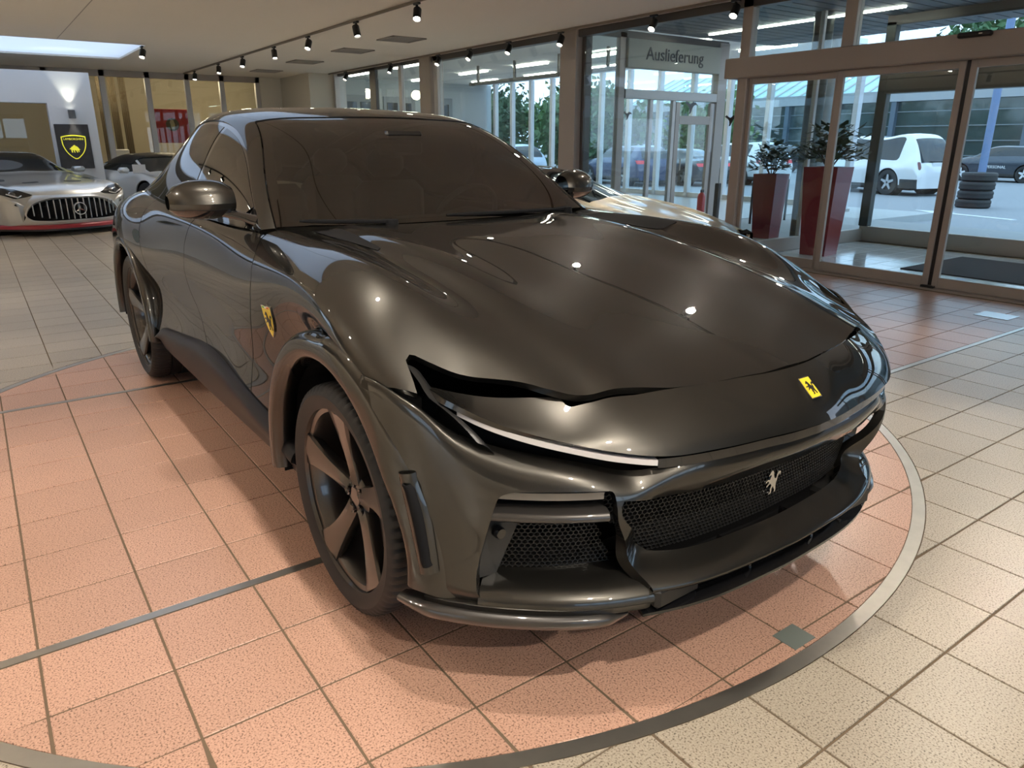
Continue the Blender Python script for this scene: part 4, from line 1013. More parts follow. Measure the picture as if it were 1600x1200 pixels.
# cars past the delivery room
bg_car('parked_suv', 'navy blue SUV with red tail lamp parked outside behind the lettered beam', M['navy'], 4.4, 1.85, SUV(4.4, 1.52, 1.85), (.85, 3.5), .34, (22.28, 24.73, OUT), math.radians(-101.5), M['alloy'], trims=[('tail_lamp', M['redlamp'], rearlamps(4.4, .84, .97, .55, .88), True)])
bg_car('parked_sedan', 'black saloon with red tail lamps parked next to the navy SUV', M['blackcar'], 4.7, 1.85, SED(4.7, 1.40, 1.85), (.9, 3.8), .33, (24.34, 23.8, OUT), math.radians(-101.5), M['alloy'], trims=[('tail_lamp', M['redlamp'], rearlamps(4.7, .74, .86, .50, .86), True)])
bg_car('parked_suv', 'white SUV outside partly hidden by the left door post', M['whitecar'], 4.5, 1.9, SUV(4.5, 1.62, 1.9), (.85, 3.6), .35, (26.7, 22.7, OUT), math.radians(-101.5), M['alloy'], trims=[('tail_lamp', M['redlamp'], rearlamps(4.5, .84, .97, .55, .9), True)])
bg_car('parked_hatchback', 'bright blue hatchback far outside just right of the white SUV', M['midblue'], 4.2, 1.8, SUV(4.2, 1.50, 1.8), (.8, 3.4), .33, (35.2, 21.4, OUT), math.radians(-72), M['alloy'], trims=[('tail_lamp', M['redlamp'], rearlamps(4.2, .82, .95, .5, .85), True)])
cr, s_ = bg_car('parked_hatchback', 'dark grey hatchback with white lettering on its door beyond the tyre stack', M['greycar'], 4.4, 1.8, SUV(4.4, 1.5, 1.8), (.85, 3.5), .35, (36.9, 16.7, OUT), math.radians(-96), mat('white alloy', (.75, .76, .77), .35, .2))
text('lettering', 'PERSONAL', .17, mat('white letters', (.8, .8, .8), .6), cr, (2.35, -.915, .62), (PI/2, 0, 0), .004)
for k, (u, v, m, lb) in enumerate(((38.0, 30.0, 'greycar', 'grey hatchback in the far row behind the white SUV'), (35.3, 33.5, 'silver', 'silver hatchback in the far row left of the door post'), (35.6, 39.0, 'blackcar', 'black hatchback in the far row seen past the black saloon'))):
    bg_car('parked_hatchback', lb, M[m], 4.3, 1.8, SUV(4.3, 1.52, 1.8), (.85, 3.45), .34, (u, v, OUT), math.radians(-90), M['alloy'])
bg_car('parked_suv', 'pale blue SUV outside the hall windows under the trees', mat('pale blue paint', (.42, .52, .62), .3, .3, 1.0), 4.4, 1.85, SUV(4.4, 1.55, 1.85), (.85, 3.5), .34, (19.6, 30.4, OUT), math.radians(-90), M['alloy'])

# bronze sports car just behind the parked one
ang = lambda dx, dy: math.atan2(dy, dx)
def heading(fx, fy): return math.atan2(-fy, -fx)     # local +x runs nose to tail
bg_car('sports_car', 'low pale bronze sports car behind the grey crossover near the glass front', M['bronze'], 4.57, 1.96, COUPE(4.57, 1.19, 1.96), (1.05, 3.66), .345, (5.95, 4.55, 0), heading(.50, -.87), M['rim'], ws=(3.9, 5.4), rear=(7.4, 8.4), side=(4.4, 7.4), zmid=.48, zlow=.16, glass_m=M['cglass_dk'], dark_low=True)
# white mid-engined sports car by the white wall
r, s_ = bg_car('sports_car', 'white mid-engined sports car with black roof in front of the white wall', M['whitecar'], 4.67, 1.96, COUPE(4.67, 1.22, 1.96), (1.05, 3.75), .35, (3.90, 15.0, 0), heading(.31, -.95), M['rim'], ws=(3.9, 5.4), rear=None, side=(4.4, 7.0), zmid=.48, zlow=.16,
       trims=[('roof_cover', M['black'], lambda x, y, z: np.minimum(np.minimum(x-1.9, 3.1-x), z-1.02), False), ('side_intake', M['gloss'], lambda x, y, z: np.minimum(sdp(x, z, [(2.95, .86), (3.35, .93), (3.42, .85), (3.1, .74)]), y-.75), True)])
for sg in (1, -1):
    MB().bbox(1.45, 1.62, *sorted((sg*.98, sg*1.16)), .86, .97, .04).build('door_mirror', M['whitecar'], r, True)
pb = MB().bbox(-.12, .12, -.004, .004, 0, .16, .002).build('price_card', M['plate'], None, loc=(2.66, 16.0, .86), rotz=-.5); tag(pb, 'white price card standing on the white sports car by its windscreen', 'card')
# silver racing coupe at the left edge
AMG = [(.20, .50, .60, .47, .70, .78), (.25, .60, .66, .56, .78, .86), (.34, .69, .68, .68, .84, .94), (.75, .80, .70, .79, .88, 1.0), (1.45, .90, .70, .86, .90, .97), (1.75, .94, .70, .88, .90, .96), (2.35, 1.20, .58, .90, .90, .96), (2.75, 1.27, .56, .91, .90, .96), (3.3, 1.22, .54, .94, .91, .98), (3.95, 1.06, .55, .95, .90, 1.0), (4.35, .97, .6, .9, .86, .97), (4.5, .7, .65, .66, .8, .88)]
amg, s_ = bg_car('racing_coupe', 'silver grey racing coupe with slatted oval grille at the left edge', M['silver'], 4.5, 2.0, AMG, (.86, 3.5), .345, (1.33, 14.05, 0), heading(.30, -.954), M['rim'], ws=(5, 6.6), rear=(8, 9.3), side=(5.5, 8.6), zmid=.48, zlow=.13, glass_m=M['cglass'], dark_low=False,
     trims=[('headlamp', M['gloss'], lambda x, y, z: np.minimum(sdp(y, z, [(.50, .615), (.78, .575), (.97, .66), (.94, .75), (.72, .715)]), .75-x), True), ('bonnet_vent', M['black'], lambda x, y, z: np.minimum(sdp(x, y, [(.75, .20), (.84, .20), (.80, .46), (.74, .46)]), z-.7), True), ('bonnet_outlet', M['black'], lambda x, y, z: np.minimum(sdp(x, y, [(.95, .62), (1.1, .60), (1.08, .70), (.96, .72)]), z-.7), True)])
# front end: moulded bumper with oval grille
rows = []
for zz, dx, wd in ((.62, .12, .80), (.54, .01, .86), (.46, -.05, .92), (.34, -.09, .97), (.22, -.10, .985), (.14, -.08, .97)):
    rows.append([(dx+.62*(abs(t)**3.2), t*wd, zz) for t in (0, .2, .4, .6, .75, .88, .96, 1.0)])
fb = Surf(rows, 40, 121, mirror=True)
if fb.N[20, 60, 0] > 0: fb.flip()
by, bz = np.abs(fb.P[..., 1]), fb.P[..., 2]
ov = crv([(-.1, .585), (.28, .58), (.52, .53), (.68, .41), (.715, .32), (.64, .245), (.35, .232), (-.1, .232)], 60, True); gi = sdp(by, bz, ov)
si = sdp(by, bz, crv([(.70, .34), (.74, .43), (.88, .46), (.95, .36), (.93, .22), (.80, .20)], 50, True))
panel('front_bumper', M['silver'], amg, fb, [-gi, -si], .03); panel('grille_back', M['matblack'], amg, fb, [gi+.03], 0, -.06); panel('side_intake', M['matblack'], amg, fb, [si+.02], 0, -.04)
panel('grille_rim', M['alloy'], amg, fb, [gi+.012, .004-gi], .01, .004)
for k in range(-7, 8):
    yy = k*.088; hh = .165*math.sqrt(max(.05, 1-(yy/.74)**2)); x0 = .62*abs(yy/.94)**3.2-.062
    if abs(yy) < .66: MB().bbox(x0-.01, x0+.02, yy-.007, yy+.007, .405-hh*1.0, .405+hh, .004).build('grille_slat', M['alloy'], amg)
st_ = MB().lathe([(.086, -.012), (.100, -.012), (.100, .012), (.086, .012)], (-.10, 0, .405), 'x', 40, True)
for a in (PI/2, PI/2+2*PI/3, PI/2+4*PI/3):
    c_, n_ = math.cos(a), math.sin(a); st_.add([(-.112, .090*c_, .405+.090*n_), (-.106, -.016*n_, .405+.016*c_), (-.106, .016*n_, .405-.016*c_), (-.120, 0, .405)], [(0, 1, 3), (0, 3, 2), (0, 2, 1), (1, 2, 3)])
st_.build('star_badge', M['chrome'], amg)
for nm, m, z0, z1, dd in (('splitter', M['black'], .085, .115, .07), ('red_trim', mat('red line', (.30, .015, .03), .4), .115, .121, .072)):
    rr = [[(-.10-dd+.66*(abs(t)**3.2), t*1.0, z) for t in (0, .2, .4, .6, .75, .88, .96, 1.0)] for z in (z0, z1)]; rr += [[(p[0]+.3, p[1], z1) for p in rr[1]]]
    q = Surf(rr, 8, 81, mirror=True); panel(nm, m, amg, q, t=.0)
for sg in (1, -1):
    h = MB().tube([(.30, sg*.66, .625), (.22, sg*.75, .60), (.30, sg*.88, .655)], .010, 6).build('lamp_strip', M['drl'], amg)
    MB().lathe([(0, -.02), (.045, -.02), (.05, .01)], (.30, sg*.80, .64), 'x', 20).build('lamp_lens', M['lens'], amg, True)
    MB().bbox(2.0, 2.2, *sorted((sg*.93, sg*1.12)), .90, 1.0, .03).build('door_mirror', M['silver'], amg, True)

# ---- white display wall with the black shield board
ww = MB().box(1.42, 2.19, 16.95, 17.25, 0, 2.68).box(-4.5, 1.42, 16.95, 17.25, 2.12, 2.68).box(-4.5, -2.6, 16.95, 17.25, 0, 2.12)
tag(ww.build('wall_display', M['white']), kind='structure')
bd = empty('shield_board', (1.745, 16.93, 1.345), 0, 'black square board with yellow bull shield hung on the white wall', 'sign')
MB().bbox(-.285, .285, -.015, .015, -.405, .405, .006).build('board', mat('black sign board', (.012, .012, .013), .35, noise=(9, .9, (.05, .05, .055))), bd)
SH = crv([(-.72, .62), (-.4, .70), (0, .73), (.4, .70), (.72, .62), (.70, .2), (.58, -.22), (.36, -.55), (0, -.80), (-.36, -.55), (-.58, -.22), (-.70, .2)], 90, True)[:-1]
Y = mat('lit yellow sign', (.75, .70, .05), .4, emit=(.9, .85, .05), es=.35)
V = [(x*.29, -.017, y*.29) for x, y in SH]+[(x*.265, -.017, y*.265-.002) for x, y in SH]; n = len(SH)
link('shield_outline', V+[(a, b-.004, c) for a, b, c in V], [f for k in range(n) for f in ((2*n+k, 2*n+(k+1) % n, 3*n+(k+1) % n, 3*n+k), (k, (k+1) % n, 2*n+(k+1) % n, 2*n+k), (n+(k+1) % n, n+k, 3*n+k, 3*n+(k+1) % n))], Y, bd)
text('lettering', 'LAMBORGHINI', .052, Y, bd, (0, -.018, .135), (PI/2, 0, 0), .002, sx=.98)
BULL = [(-.62, .10), (-.50, .30), (-.30, .38), (-.22, .52), (.05, .60), (.10, .45), (.28, .40), (.48, .20), (.62, -.05), (.80, -.20), (.62, -.18), (.55, -.35), (.62, -.52), (.48, -.52), (.40, -.30), (.30, -.22), (.32, -.45), (.36, -.60), (.20, -.60), (.12, -.30), (-.05, -.20), (-.10, -.42), (-.02, -.60), (-.20, -.60), (-.24, -.35), (-.34, -.15), (-.42, -.35), (-.38, -.60), (-.56, -.60), (-.58, -.25), (-.64, -.05), (-.80, -.10), (-.78, .04)]
MB().prism([(x*.115, y*.115-.03) for x, y in BULL], (0, -.017, -.01), (1, 0, 0), (0, 0, 1), (0, -.004, 0)).build('bull', Y, bd)
wl = empty('wall_lamp', (1.79, 16.88, 1.93), 0, 'grey up and down lamp on the white wall above the black board', 'lamp')
MB().lathe([(.05, -.075), (.06, -.075), (.06, .075), (.05, .075)], (0, 0, 0), 'z', 24, True).build('housing', mat('grey lamp metal', (.16, .16, .16), .4, .5), wl, True)
MB().bbox(-.02, .02, .05, .07, -.03, .03, .004).build('bracket', M['black'], wl); MB().lathe([(0, 0), (.049, 0), (.049, .01), (0, .01)], (0, 0, .03), 'z', 20).build('lens', mat('lit bulb', (1, 1, .9), emit=(1, .97, .8), es=6), wl)
for sgn_, en in ((1, 16), (-1, 12)):
    l = bpy.data.lights.new('wall_spot', 'SPOT'); l.energy = en; l.spot_size = 1.1; l.spot_blend = .7; l.color = (1, .96, .78); l.shadow_soft_size = .03
    o = bpy.data.objects.new('wall_spot', l); COL.objects.link(o); o.parent = wl; o.location = (0, -.03, .09*sgn_); o.rotation_euler = (PI*.98 if sgn_ > 0 else .02, 0, 0)

# ---- glass back wall and the warm room behind it
bw = empty('window_5', kind='structure')
for u in (-2.4, -.9, .55, 1.75, 2.9, 3.87, 4.77, 5.6, 6.5): MB().bbox(u-.06, u+.06, 20.44, 20.56, 0, H, .006).build('mullion', M['frame_lt'], bw)
MB().bbox(-9, 6.6, 20.44, 20.56, H-.14, H, .006).build('head_rail', M['frame'], bw); MB().bbox(-9, 6.6, 20.44, 20.56, 0, .10, .006).build('sill_rail', M['frame'], bw)
MB().box(-9, 6.5, 20.495, 20.505, .1, H-.14).build('pane', M['pane_in'], bw)
tag(MB().box(6.55, 7.95, 20.42, 20.6, 0, H).build('wall_end', mat('beige end wall', (.66, .63, .55), .8)), kind='structure')
cream = mat('warm cream wall', (.46, .415, .31), .8)
tag(MB().box(-9, 9, 25.8, 26, 0, 3.3).build('wall_back', cream), kind='structure'); tag(MB().box(-9, 9, 20.6, 26, -.12, 0).build('floor_back', mat('brown back floor', (.22, .17, .11), .5)), kind='structure')
tag(MB().box(-9, 9, 20.6, 26, 3.3, 3.4).build('ceiling_back', mat('brown back ceiling', (.30, .25, .16), .8)), kind='structure')
tag(MB().box(8.9, 9, 20.6, 26, 0, 3.3).build('wall_side', cream), kind='structure')
for k, u in enumerate((3.15, 4.79, 5.25, 6.9, 7.6)):
    t = empty('ceiling_lamp', (u, 23.2+.25*(k % 2), 3.16), 0, None, 'lamp', 'amber lamps in the room behind the glass'); t['label'] = ['amber ceiling lamp in the back room, next to the white display wall', 'amber ceiling lamp in the back room, just above the red poster', 'amber ceiling lamp in the back room, right of the red poster', 'fourth amber ceiling lamp in the back room, counted from the white wall', 'amber ceiling lamp in the back room, farthest from the white wall'][k]
    MB().bbox(-.17, .17, -.05, .05, -.02, .02, .01).build('diffuser', M['tube_warm'], t); MB().box(-.01, .01, -.01, .01, .02, .14).build('stem', M['black'], t)
    l = bpy.data.lights.new('lamp_light', 'POINT'); l.energy = 24; l.color = (1, .83, .56); l.shadow_soft_size = .15
    o = bpy.data.objects.new('lamp_light', l); COL.objects.link(o); o.parent = t; o.location = (0, -.2, -.25)
po = empty('wall_poster', (4.80, 22.9, 1.85), 0, 'red rectangular poster with a dark gold medallion behind the glass', 'poster')
MB().bbox(-.45, .45, -.012, .012, -.44, .44, .004).build('board', mat('red poster', (.42, .018, .015), .5), po); MB().lathe([(0, -.016), (.17, -.016), (.17, 0)], (.02, 0, .04), 'y', 36).build('medallion', mat('dark gold', (.10, .075, .03), .4, .5), po)
MB().prism([(-.05, -.12), (.04, -.12), (.06, .0), (.03, .12), (-.03, .13), (-.07, .06), (-.05, .0)], (.02, -.017, .04), (1, 0, 0), (0, 0, 1), (0, -.004, 0)).build('profile', mat('pale gold', (.42, .34, .17), .4, .5), po)
MB().box(-.49, -.46, -.01, .01, -1.85, .5).box(.46, .49, -.01, .01, -1.85, .5).build('frame', M['frame_dk'], po)
for k, u in enumerate((2.95, 3.27, 3.55, 3.81)):
    c = MB()
    for j in range(7): c.lathe([(.022, .02), (.026, 1.2), (.022, 3.1)], (u-.07+j*.022, 23.6+.012*(j % 2), 0), 'z', 8)
    o = c.build('drape', mat('dark drape', (.11, .085, .05), .9), None, True); tag(o, f"narrow brown drape behind the glass back wall, {('closest to the white display wall', 'second from the white display wall', 'third from the white display wall', 'closest to the red poster')[k]}", 'curtain', 'drapes behind the glass')
ch = empty('office_chair', (3.55, 22.6, 0), .5, 'white shell chair behind the glass back wall beside the drapes', 'chair')
MB().bbox(-.24, .24, -.22, .24, .44, .50, .03).build('seat', M['white'], ch, True); MB().bbox(-.22, .22, .20, .26, .50, 1.25, .03).build('backrest', M['white'], ch, True)
MB().tube([(0, 0, .05), (0, 0, .45)], .03).build('pedestal', M['frame_lt'], ch)
b_ = MB()
for k in range(5): b_.tube([(0, 0, .08), (.28*math.cos(k*1.257), .28*math.sin(k*1.257), .03)], .018, 6)
tag(b_.build('foot_star', M['frame_lt'], ch), kind='stuff')
dk = empty('reception_desk', (1.0, 23.0, 0), 0, 'low dark desk in the warm room behind the white wall', 'desk')
MB().bbox(-1.4, 1.0, -.35, .35, .70, .75, .01).build('top', mat('dark wood', (.07, .045, .028), .4), dk)
for q in (-1.3, .9): MB().bbox(q-.04, q+.04, -.3, .3, 0, .70, .008).build('leg', M['black'], dk)

# ---- delivery hall beyond the glass front
tag(MB().box(8.05, 16.0, 9.42, 24.2, 3.40, 3.5).build('ceiling_hall', mat('hall ceiling', (.80, .79, .78), .8)), kind='structure')
tag(MB().box(7.92, 16.0, 9.3, 24.2, -.12, 0).build('floor_hall', mat('grey hall floor', (.30, .29, .27), .35)), kind='structure')
tag(MB().box(8.0, 16.2, 24.0, 24.2, 0, 3.4).build('wall_hall', mat('grey blue hall wall', (.36, .40, .42), .7)), kind='structure')
tag(MB().box(7.95, 8.05, 18.4, 24.0, 0, 3.4).build('wall_partition', mat('grey partition', (.40, .40, .38), .7)), kind='structure')
hw = empty('window_6', kind='structure')
for v in (23.4, 22.35, 21.25, 20.1, 18.9, 17.7, 16.5, 15.3, 14.1, 12.9, 11.7, 10.5, 9.45): MB().bbox(15.92, 16.08, v-.06, v+.06, 0, 3.4, .006).build('mullion', mat('white mullion', (.55, .57, .60), .5), hw)
MB().bbox(15.94, 16.06, 9.4, 24, 0, .12, .006).build('sill_rail', M['frame_lt'], hw); MB().box(15.995, 16.005, 9.45, 24, .12, 3.4).build('pane', M['pane'], hw)
for k, v in enumerate((23.0,)):
    for q in range(3):
        d = MB(); u = 10.3+q*1.5; d.bbox(u, u+1.2, 23.95, 23.99, .05, 2.9, .01); o = d.build('cabinet_panel', mat('grey wall panel', (.22, .25, .27), .5), None); tag(o, ['grey panel with glazed top on the far hall wall, seen first past the frame post', 'middle grey panel with glazed top on the far hall wall', 'grey panel with glazed top on the far hall wall beside the windows'][q], 'panel', 'panels on the hall wall')
        for w in (0, 1): MB().bbox(u+.12+w*.52, u+.52+w*.52, 23.93, 23.96, 1.9, 2.7, .006).build('glazing', M['darkglass'], o)
for iu, u in enumerate((10.1, 12.6, 14.6)):
    for iv, v in enumerate((22.0, 19.0, 16.2, 13.2, 10.9)):
        t = MB().bbox(-.055, .055, -.72, .72, -.05, 0, .008).build('strip_light', M['tube'], None, loc=(u, v+(.6 if u == 12.6 else 0), 3.395)); tag(t, f"glowing strip light on the hall ceiling, {('row nearest the showroom', 'middle row', 'row nearest the trees')[iu]}, {('farthest', 'fourth', 'third', 'second', 'nearest')[iv]} from the lettered beam", 'light', 'hall ceiling strip lights')
rail = empty('ceiling_rail', (11.8, 15.5, 2.95), 0, 'dark equipment rail hanging under the hall ceiling', 'rail')
MB().bbox(-.05, .05, -3.0, 3.0, -.04, .04, .008).build('beam', M['frame_dk'], rail)
for v in (-2.6, -.9, .9, 2.6): MB().bbox(-.03, .03, v-.03, v+.03, .04, .45, .004).build('hanger', M['frame_dk'], rail)

# ---- things in the lobby, porch and on the glass
def planter(loc, label, s=1.0, seed=1):
    r = random.Random(seed); p = empty('planter', loc, .1, label, 'planter')
    b = MB(); a, c = .17*s, .225*s; zz = 1.12*s
    V = [(-a, -a, 0), (a, -a, 0), (a, a, 0), (-a, a, 0), (-c, -c, zz), (c, -c, zz), (c, c, zz), (-c, c, zz), (-c+.03, -c+.03, zz), (c-.03, -c+.03, zz), (c-.03, c-.03, zz), (-c+.03, c-.03, zz), (-c+.03, -c+.03, zz-.06), (c-.03, -c+.03, zz-.06), (c-.03, c-.03, zz-.06), (-c+.03, c-.03, zz-.06)]
    F = [(3, 2, 1, 0)]
    for o in (0, 4, 8): F += [(o+k, o+(k+1) % 4, o+4+(k+1) % 4, o+4+k) for k in range(4)]
    F.append((12, 13, 14, 15)); b.add(V, F).build('pot', mat('dark red glazed pot', (.22, .012, .018), .3, 0, .4), p)
    L = MB()
    for k in range(330):
        th = r.uniform(0, 2*PI); ph = r.uniform(-.3, 1.4); R = r.uniform(.10, .40)*s; q = Vector((R*math.cos(th)*math.cos(ph)*1.1, R*math.sin(th)*math.cos(ph)*1.1, zz+.14+R*math.sin(ph)*1.0))
        d = Vector((math.cos(th), math.sin(th), r.uniform(-.5, .8))).normalized(); w = d.cross(Vector((0, 0, 1))).normalized(); ln = r.uniform(.08, .17)*s
        n = d.cross(w)*.01
        L.add([q, q+d*ln*.5+w*ln*.38+n, q+d*ln, q+d*ln*.5-w*ln*.38+n], [(0, 1, 2, 3)])
    tag(L.build('leaves', mat('dark plant leaves', (.018, .045, .014), .5), p), kind='stuff')
    st = MB()
    for k in range(9):
        th = k*.7; st.tube([(0, 0, zz-.06), (.1*math.cos(th), .1*math.sin(th), zz+.1), (.22*math.cos(th)*s, .22*math.sin(th)*s, zz+.24)], .008, 5)
    tag(st.build('twigs', mat('brown twigs', (.06, .04, .025), .8), p), kind='stuff')
planter((9.05, 5.62, 0), 'tall red tapered planter with bushy dark plant inside the lobby glass', 1.0, 3)
planter((10.0, 7.15, 0), 'tall dark red planter outside on the porch left of the column', .86, 8)
bo = empty('bollard', (9.75, 7.95, 0), 0, 'short black bollard standing on the porch outside', 'bollard'); MB().bbox(-.04, .04, -.04, .04, 0, .80, .012).build('post', M['black'], bo); MB().bbox(-.07, .07, -.07, .07, 0, .015, .004).build('base', M['black'], bo)
for k, (u, v) in enumerate(((11.5, 8.3), (12.6, 8.9))):
    o = MB().tube([(u, v-.28, 0), (u, v-.28, .75), (u, v-.2, .82), (u, v+.2, .82), (u, v+.28, .75), (u, v+.28, 0)], .022, 8).build('bike_stand', M['black'], None, True); tag(o, ['black hoop bicycle stand on the porch nearest the bollard', 'black hoop bicycle stand at the outer edge of the porch'][k], 'stand', 'bicycle stands')
fe = empty('fire_extinguisher', (10.75, 9.12, 0), 0, 'red fire extinguisher on the floor beside the delivery door', 'extinguisher')
MB().lathe([(0, 0), (.065, 0), (.07, .02), (.07, .42), (.05, .48), (.02, .50), (0, .50)], (0, 0, .06), 'z', 20).build('cylinder', mat('red enamel', (.45, .02, .02), .3), fe, True); MB().bbox(-.03, .05, -.015, .015, .56, .61, .006).build('valve', M['black'], fe); MB().bbox(-.08, .08, -.08, .08, 0, .06, .01).build('foot', M['black'], fe)
BIRD = [(-1, .45), (-.75, .62), (-.35, .38), (-.12, .30), (.1, .42), (.3, .62), (.45, .50), (.7, .52), (1, .20), (.65, .28), (.35, .12), (.22, -.1), (-.05, -.62), (-.28, -.70), (-.22, -.40), (-.30, -.05), (-.45, .12), (-.75, .30)]
def bird(p, ex, label, s=.13):
    nrm = Vector(ex).cross(Vector((0, 0, 1)))*.002
    o = MB().prism([(x*s, y*s) for x, y in BIRD], (0, 0, 0), ex, (0, 0, 1), nrm).build('bird_sticker', M['black'], None); o.location = p; tag(o, label, 'sticker', 'bird stickers')
bird((8.98, 9.296, 1.84), (1, 0, 0), 'small black bird sticker on the delivery room glass, left of the door', .10); bird((10.45, 9.25, 2.0), (1, 0, 0), 'larger black bird sticker above the delivery room door', .16); bird((7.832, 6.27, 1.68), (0, -1, 0), 'black bird sticker on the glass front beside the entrance post', .10)
tag(MB().bbox(6.86, 7.10, 2.45, 2.72, 0, .004, .001).build('reflection_patch', mat('pale reflection patch', (.55, .60, .62), .2, .2)), 'pale flat patch standing in for reflected light on the tiles before the door', 'plate')  # pale slab added in place of light reflected on the tiles
# ceiling vents
for k, v in enumerate((11.66, 13.58, 16.0, 18.5)):
    t = empty('ceiling_vent', (6.12, v, H), 0, ['square slatted air vent in the ceiling, closest to the camera', 'second air vent from the camera in the ceiling row', 'third air vent from the camera in the ceiling row', 'farthest air vent in the ceiling row before the back glass'][k], 'vent', 'ceiling vents')
    f = MB(); s = .30
    for a in (-1, 1): f.box(min(a*s, a*(s-.04)), max(a*s, a*(s-.04)), -s, s, -.018, 0).box(-s, s, min(a*s, a*(s-.04)), max(a*s, a*(s-.04)), -.018, 0)
    f.build('frame', M['frame'], t); MB().box(-s, s, -s, s, -.004, -.001).build('backing', M['frame_dk'], t)
    for j in range(7): MB().box(-s+.05, s-.05, -.24+j*.08-.02, -.24+j*.08+.02, -.014, -.006).build('slat', M['frame'], t)

# ---- outside
tag(MB().box(-90, 130, -90, 110, OUT-.3, OUT).build('ground', mat('asphalt', (.23, .245, .26), .75, noise=(60, .9, (.29, .30, .315)), bump=(90, .3))), kind='structure')
tag(MB().box(8.02, 14.2, -8, 9.3, -.3, -.01).build('ground_porch', mat('porch paving', (.26, .27, .27), .7, noise=(20, .8, (.31, .32, .32)))), kind='structure')
tag(MB().box(14.2, 17.2, 8.0, 30, -.4, -.06).build('path', mat('pale kerb paving', (.40, .42, .42), .8)), kind='structure')
wm = mat('white road paint', (.62, .64, .66), .7)
o = MB().prism([(-1.6, -.1), (.2, -.1), (.2, -.35), (1.1, 0), (.2, .35), (.2, .1), (-1.6, .1)], (0, 0, 0), (.3, .95, 0), (-.95, .3, 0), (0, 0, .012)).build('road_arrow', wm); o.location = (18.9, 8.4, OUT); tag(o, 'white painted arrow on the asphalt in front of the tyre stack', 'marking')
for k in range(5):
    o = MB().box(-2.3, 2.3, -.06, .06, 0, .01).build('parking_line', wm, None, loc=(30.5+k*.2, 10+k*3.1, OUT), rotz=.25); tag(o, f"white parking line outside, {('nearest the tyre stack', 'second from the tyre stack', 'third from the tyre stack', 'fourth from the tyre stack', 'farthest from the tyre stack')[k]}", 'marking', 'parking lines')
# tyre stack and blue pole
for k in range(4):
    o = MB().lathe([(.22, .03), (.28, 0), (.36, .0), (.405, .035), (.41, .06), (.40, .10), (.41, .13), (.41, .17), (.38, .215), (.28, .22), (.22, .19)], (0, 0, 0), 'z', 36, True).build('tyre', M['rubber'], None, True)
    o.location = (21.2+.015*(k % 2), 8.95-.012*k, OUT+.222*k); tag(o, ['bottom tyre of the stack of four outside', 'second tyre from the bottom of the outdoor stack', 'third tyre from the bottom of the outdoor stack', 'top tyre of the stack of four outside'][k], 'tyre', 'stacked tyres outside')
pl = empty('flag_pole', (25.2, 10.55, OUT), 0, 'blue grey round pole rising behind the tyre stack', 'pole'); MB().tube([(0, 0, 0), (0, 0, 8)], .11, 16).build('shaft', mat('blue grey pole', (.14, .21, .36), .5), pl, True); MB().lathe([(0, 0), (.3, 0), (.3, .03), (0, .03)], (0, 0, 0), 'z', 20).build('base_plate', M['frame'], pl)
# long glazed hall opposite
ob = empty('showroom_building', (45, 20, OUT), 0, 'long low glass building with grey roof edge across the car park', 'building')
MB().box(0, 14, -40, 32, 3.9, 4.5).build('roof_edge', mat('grey roof edge', (.34, .36, .37), .6), ob); MB().box(.35, .5, -40, 32, 0, 3.9).build('glazing', mat('green grey glazing', (.045, .075, .078), .06, .2, spec=.8), ob)
MB().box(.1, .5, -40, 32, 0, .35).build('plinth', mat('grey plinth', (.25, .26, .27), .8), ob)
for k in range(20): MB().box(.05, .45, -39+k*3.6, -38.7+k*3.6, .3, 3.9).build('column', mat('blue steel column', (.08, .12, .16), .5), ob)
for k in range(4): MB().box(.28, .36, -40, 32, .9+k*.8, .95+k*.8).build('transom', mat('grey transom', (.17, .21, .23), .5), ob)
for k in range(9): MB().box(1.5, 1.7, -30+k*6.5, -28.4+k*6.5, 3.3, 3.4).build('strip_lamp', M['tube'], ob)
ro = MB(); cy_ = mat('pale green glass roof', (.38, .60, .62), .3, noise=(3, .8, (.45, .68, .70)))
ro.add([(3, 3, 4.5), (3, 30, 4.5), (9, 30, 7.0), (9, 3, 7.0), (15, 3, 4.5), (15, 30, 4.5)], [(0, 3, 2, 1), (3, 4, 5, 2), (0, 4, 3), (1, 2, 5)]); ro.build('glass_roof', cy_, ob)
for k in range(28):
    v = 3+k*1.0; MB().tube([(2.98, v, 4.53), (9, v, 7.04)], .06, 4).build('roof_rib', M['frame_lt'], ob)
# houses behind
for k, (u, v, w, h, c, lb) in enumerate(((68, 51, 9, 10.5, (.45, .24, .20), 'reddish gabled house far behind the delivery room'), (84, 40, 12, 11, (.52, .52, .50), 'pale gabled house far behind the glass building'))):
    hb = empty('house', (u, v, OUT), .5, lb, 'house'); MB().box(0, 8, -w/2, w/2, 0, h-3).build('wall', mat('house wall', c, .8), hb)
    MB().add([(-.4, -w/2-.4, h-3), (-.4, w/2+.4, h-3), (8.4, w/2+.4, h-3), (8.4, -w/2-.4, h-3), (4, -w/2-.4, h), (4, w/2+.4, h)], [(0, 4, 5, 1), (2, 5, 4, 3), (0, 3, 4), (1, 5, 2), (0, 1, 2, 3)]).build('roof', mat('house roof', (.22, .10, .07), .8), hb)
    for q in range(4):
        f = MB().box(-.05, .0, -w/2+.8+q*w/4.4, -w/2+2.0+q*w/4.4, 3.2, 4.8).build('window', M['white'], hb); MB().box(-.07, -.05, -w/2+.9+q*w/4.4, -w/2+1.9+q*w/4.4, 3.3, 4.7).build('pane', M['darkglass'], f)
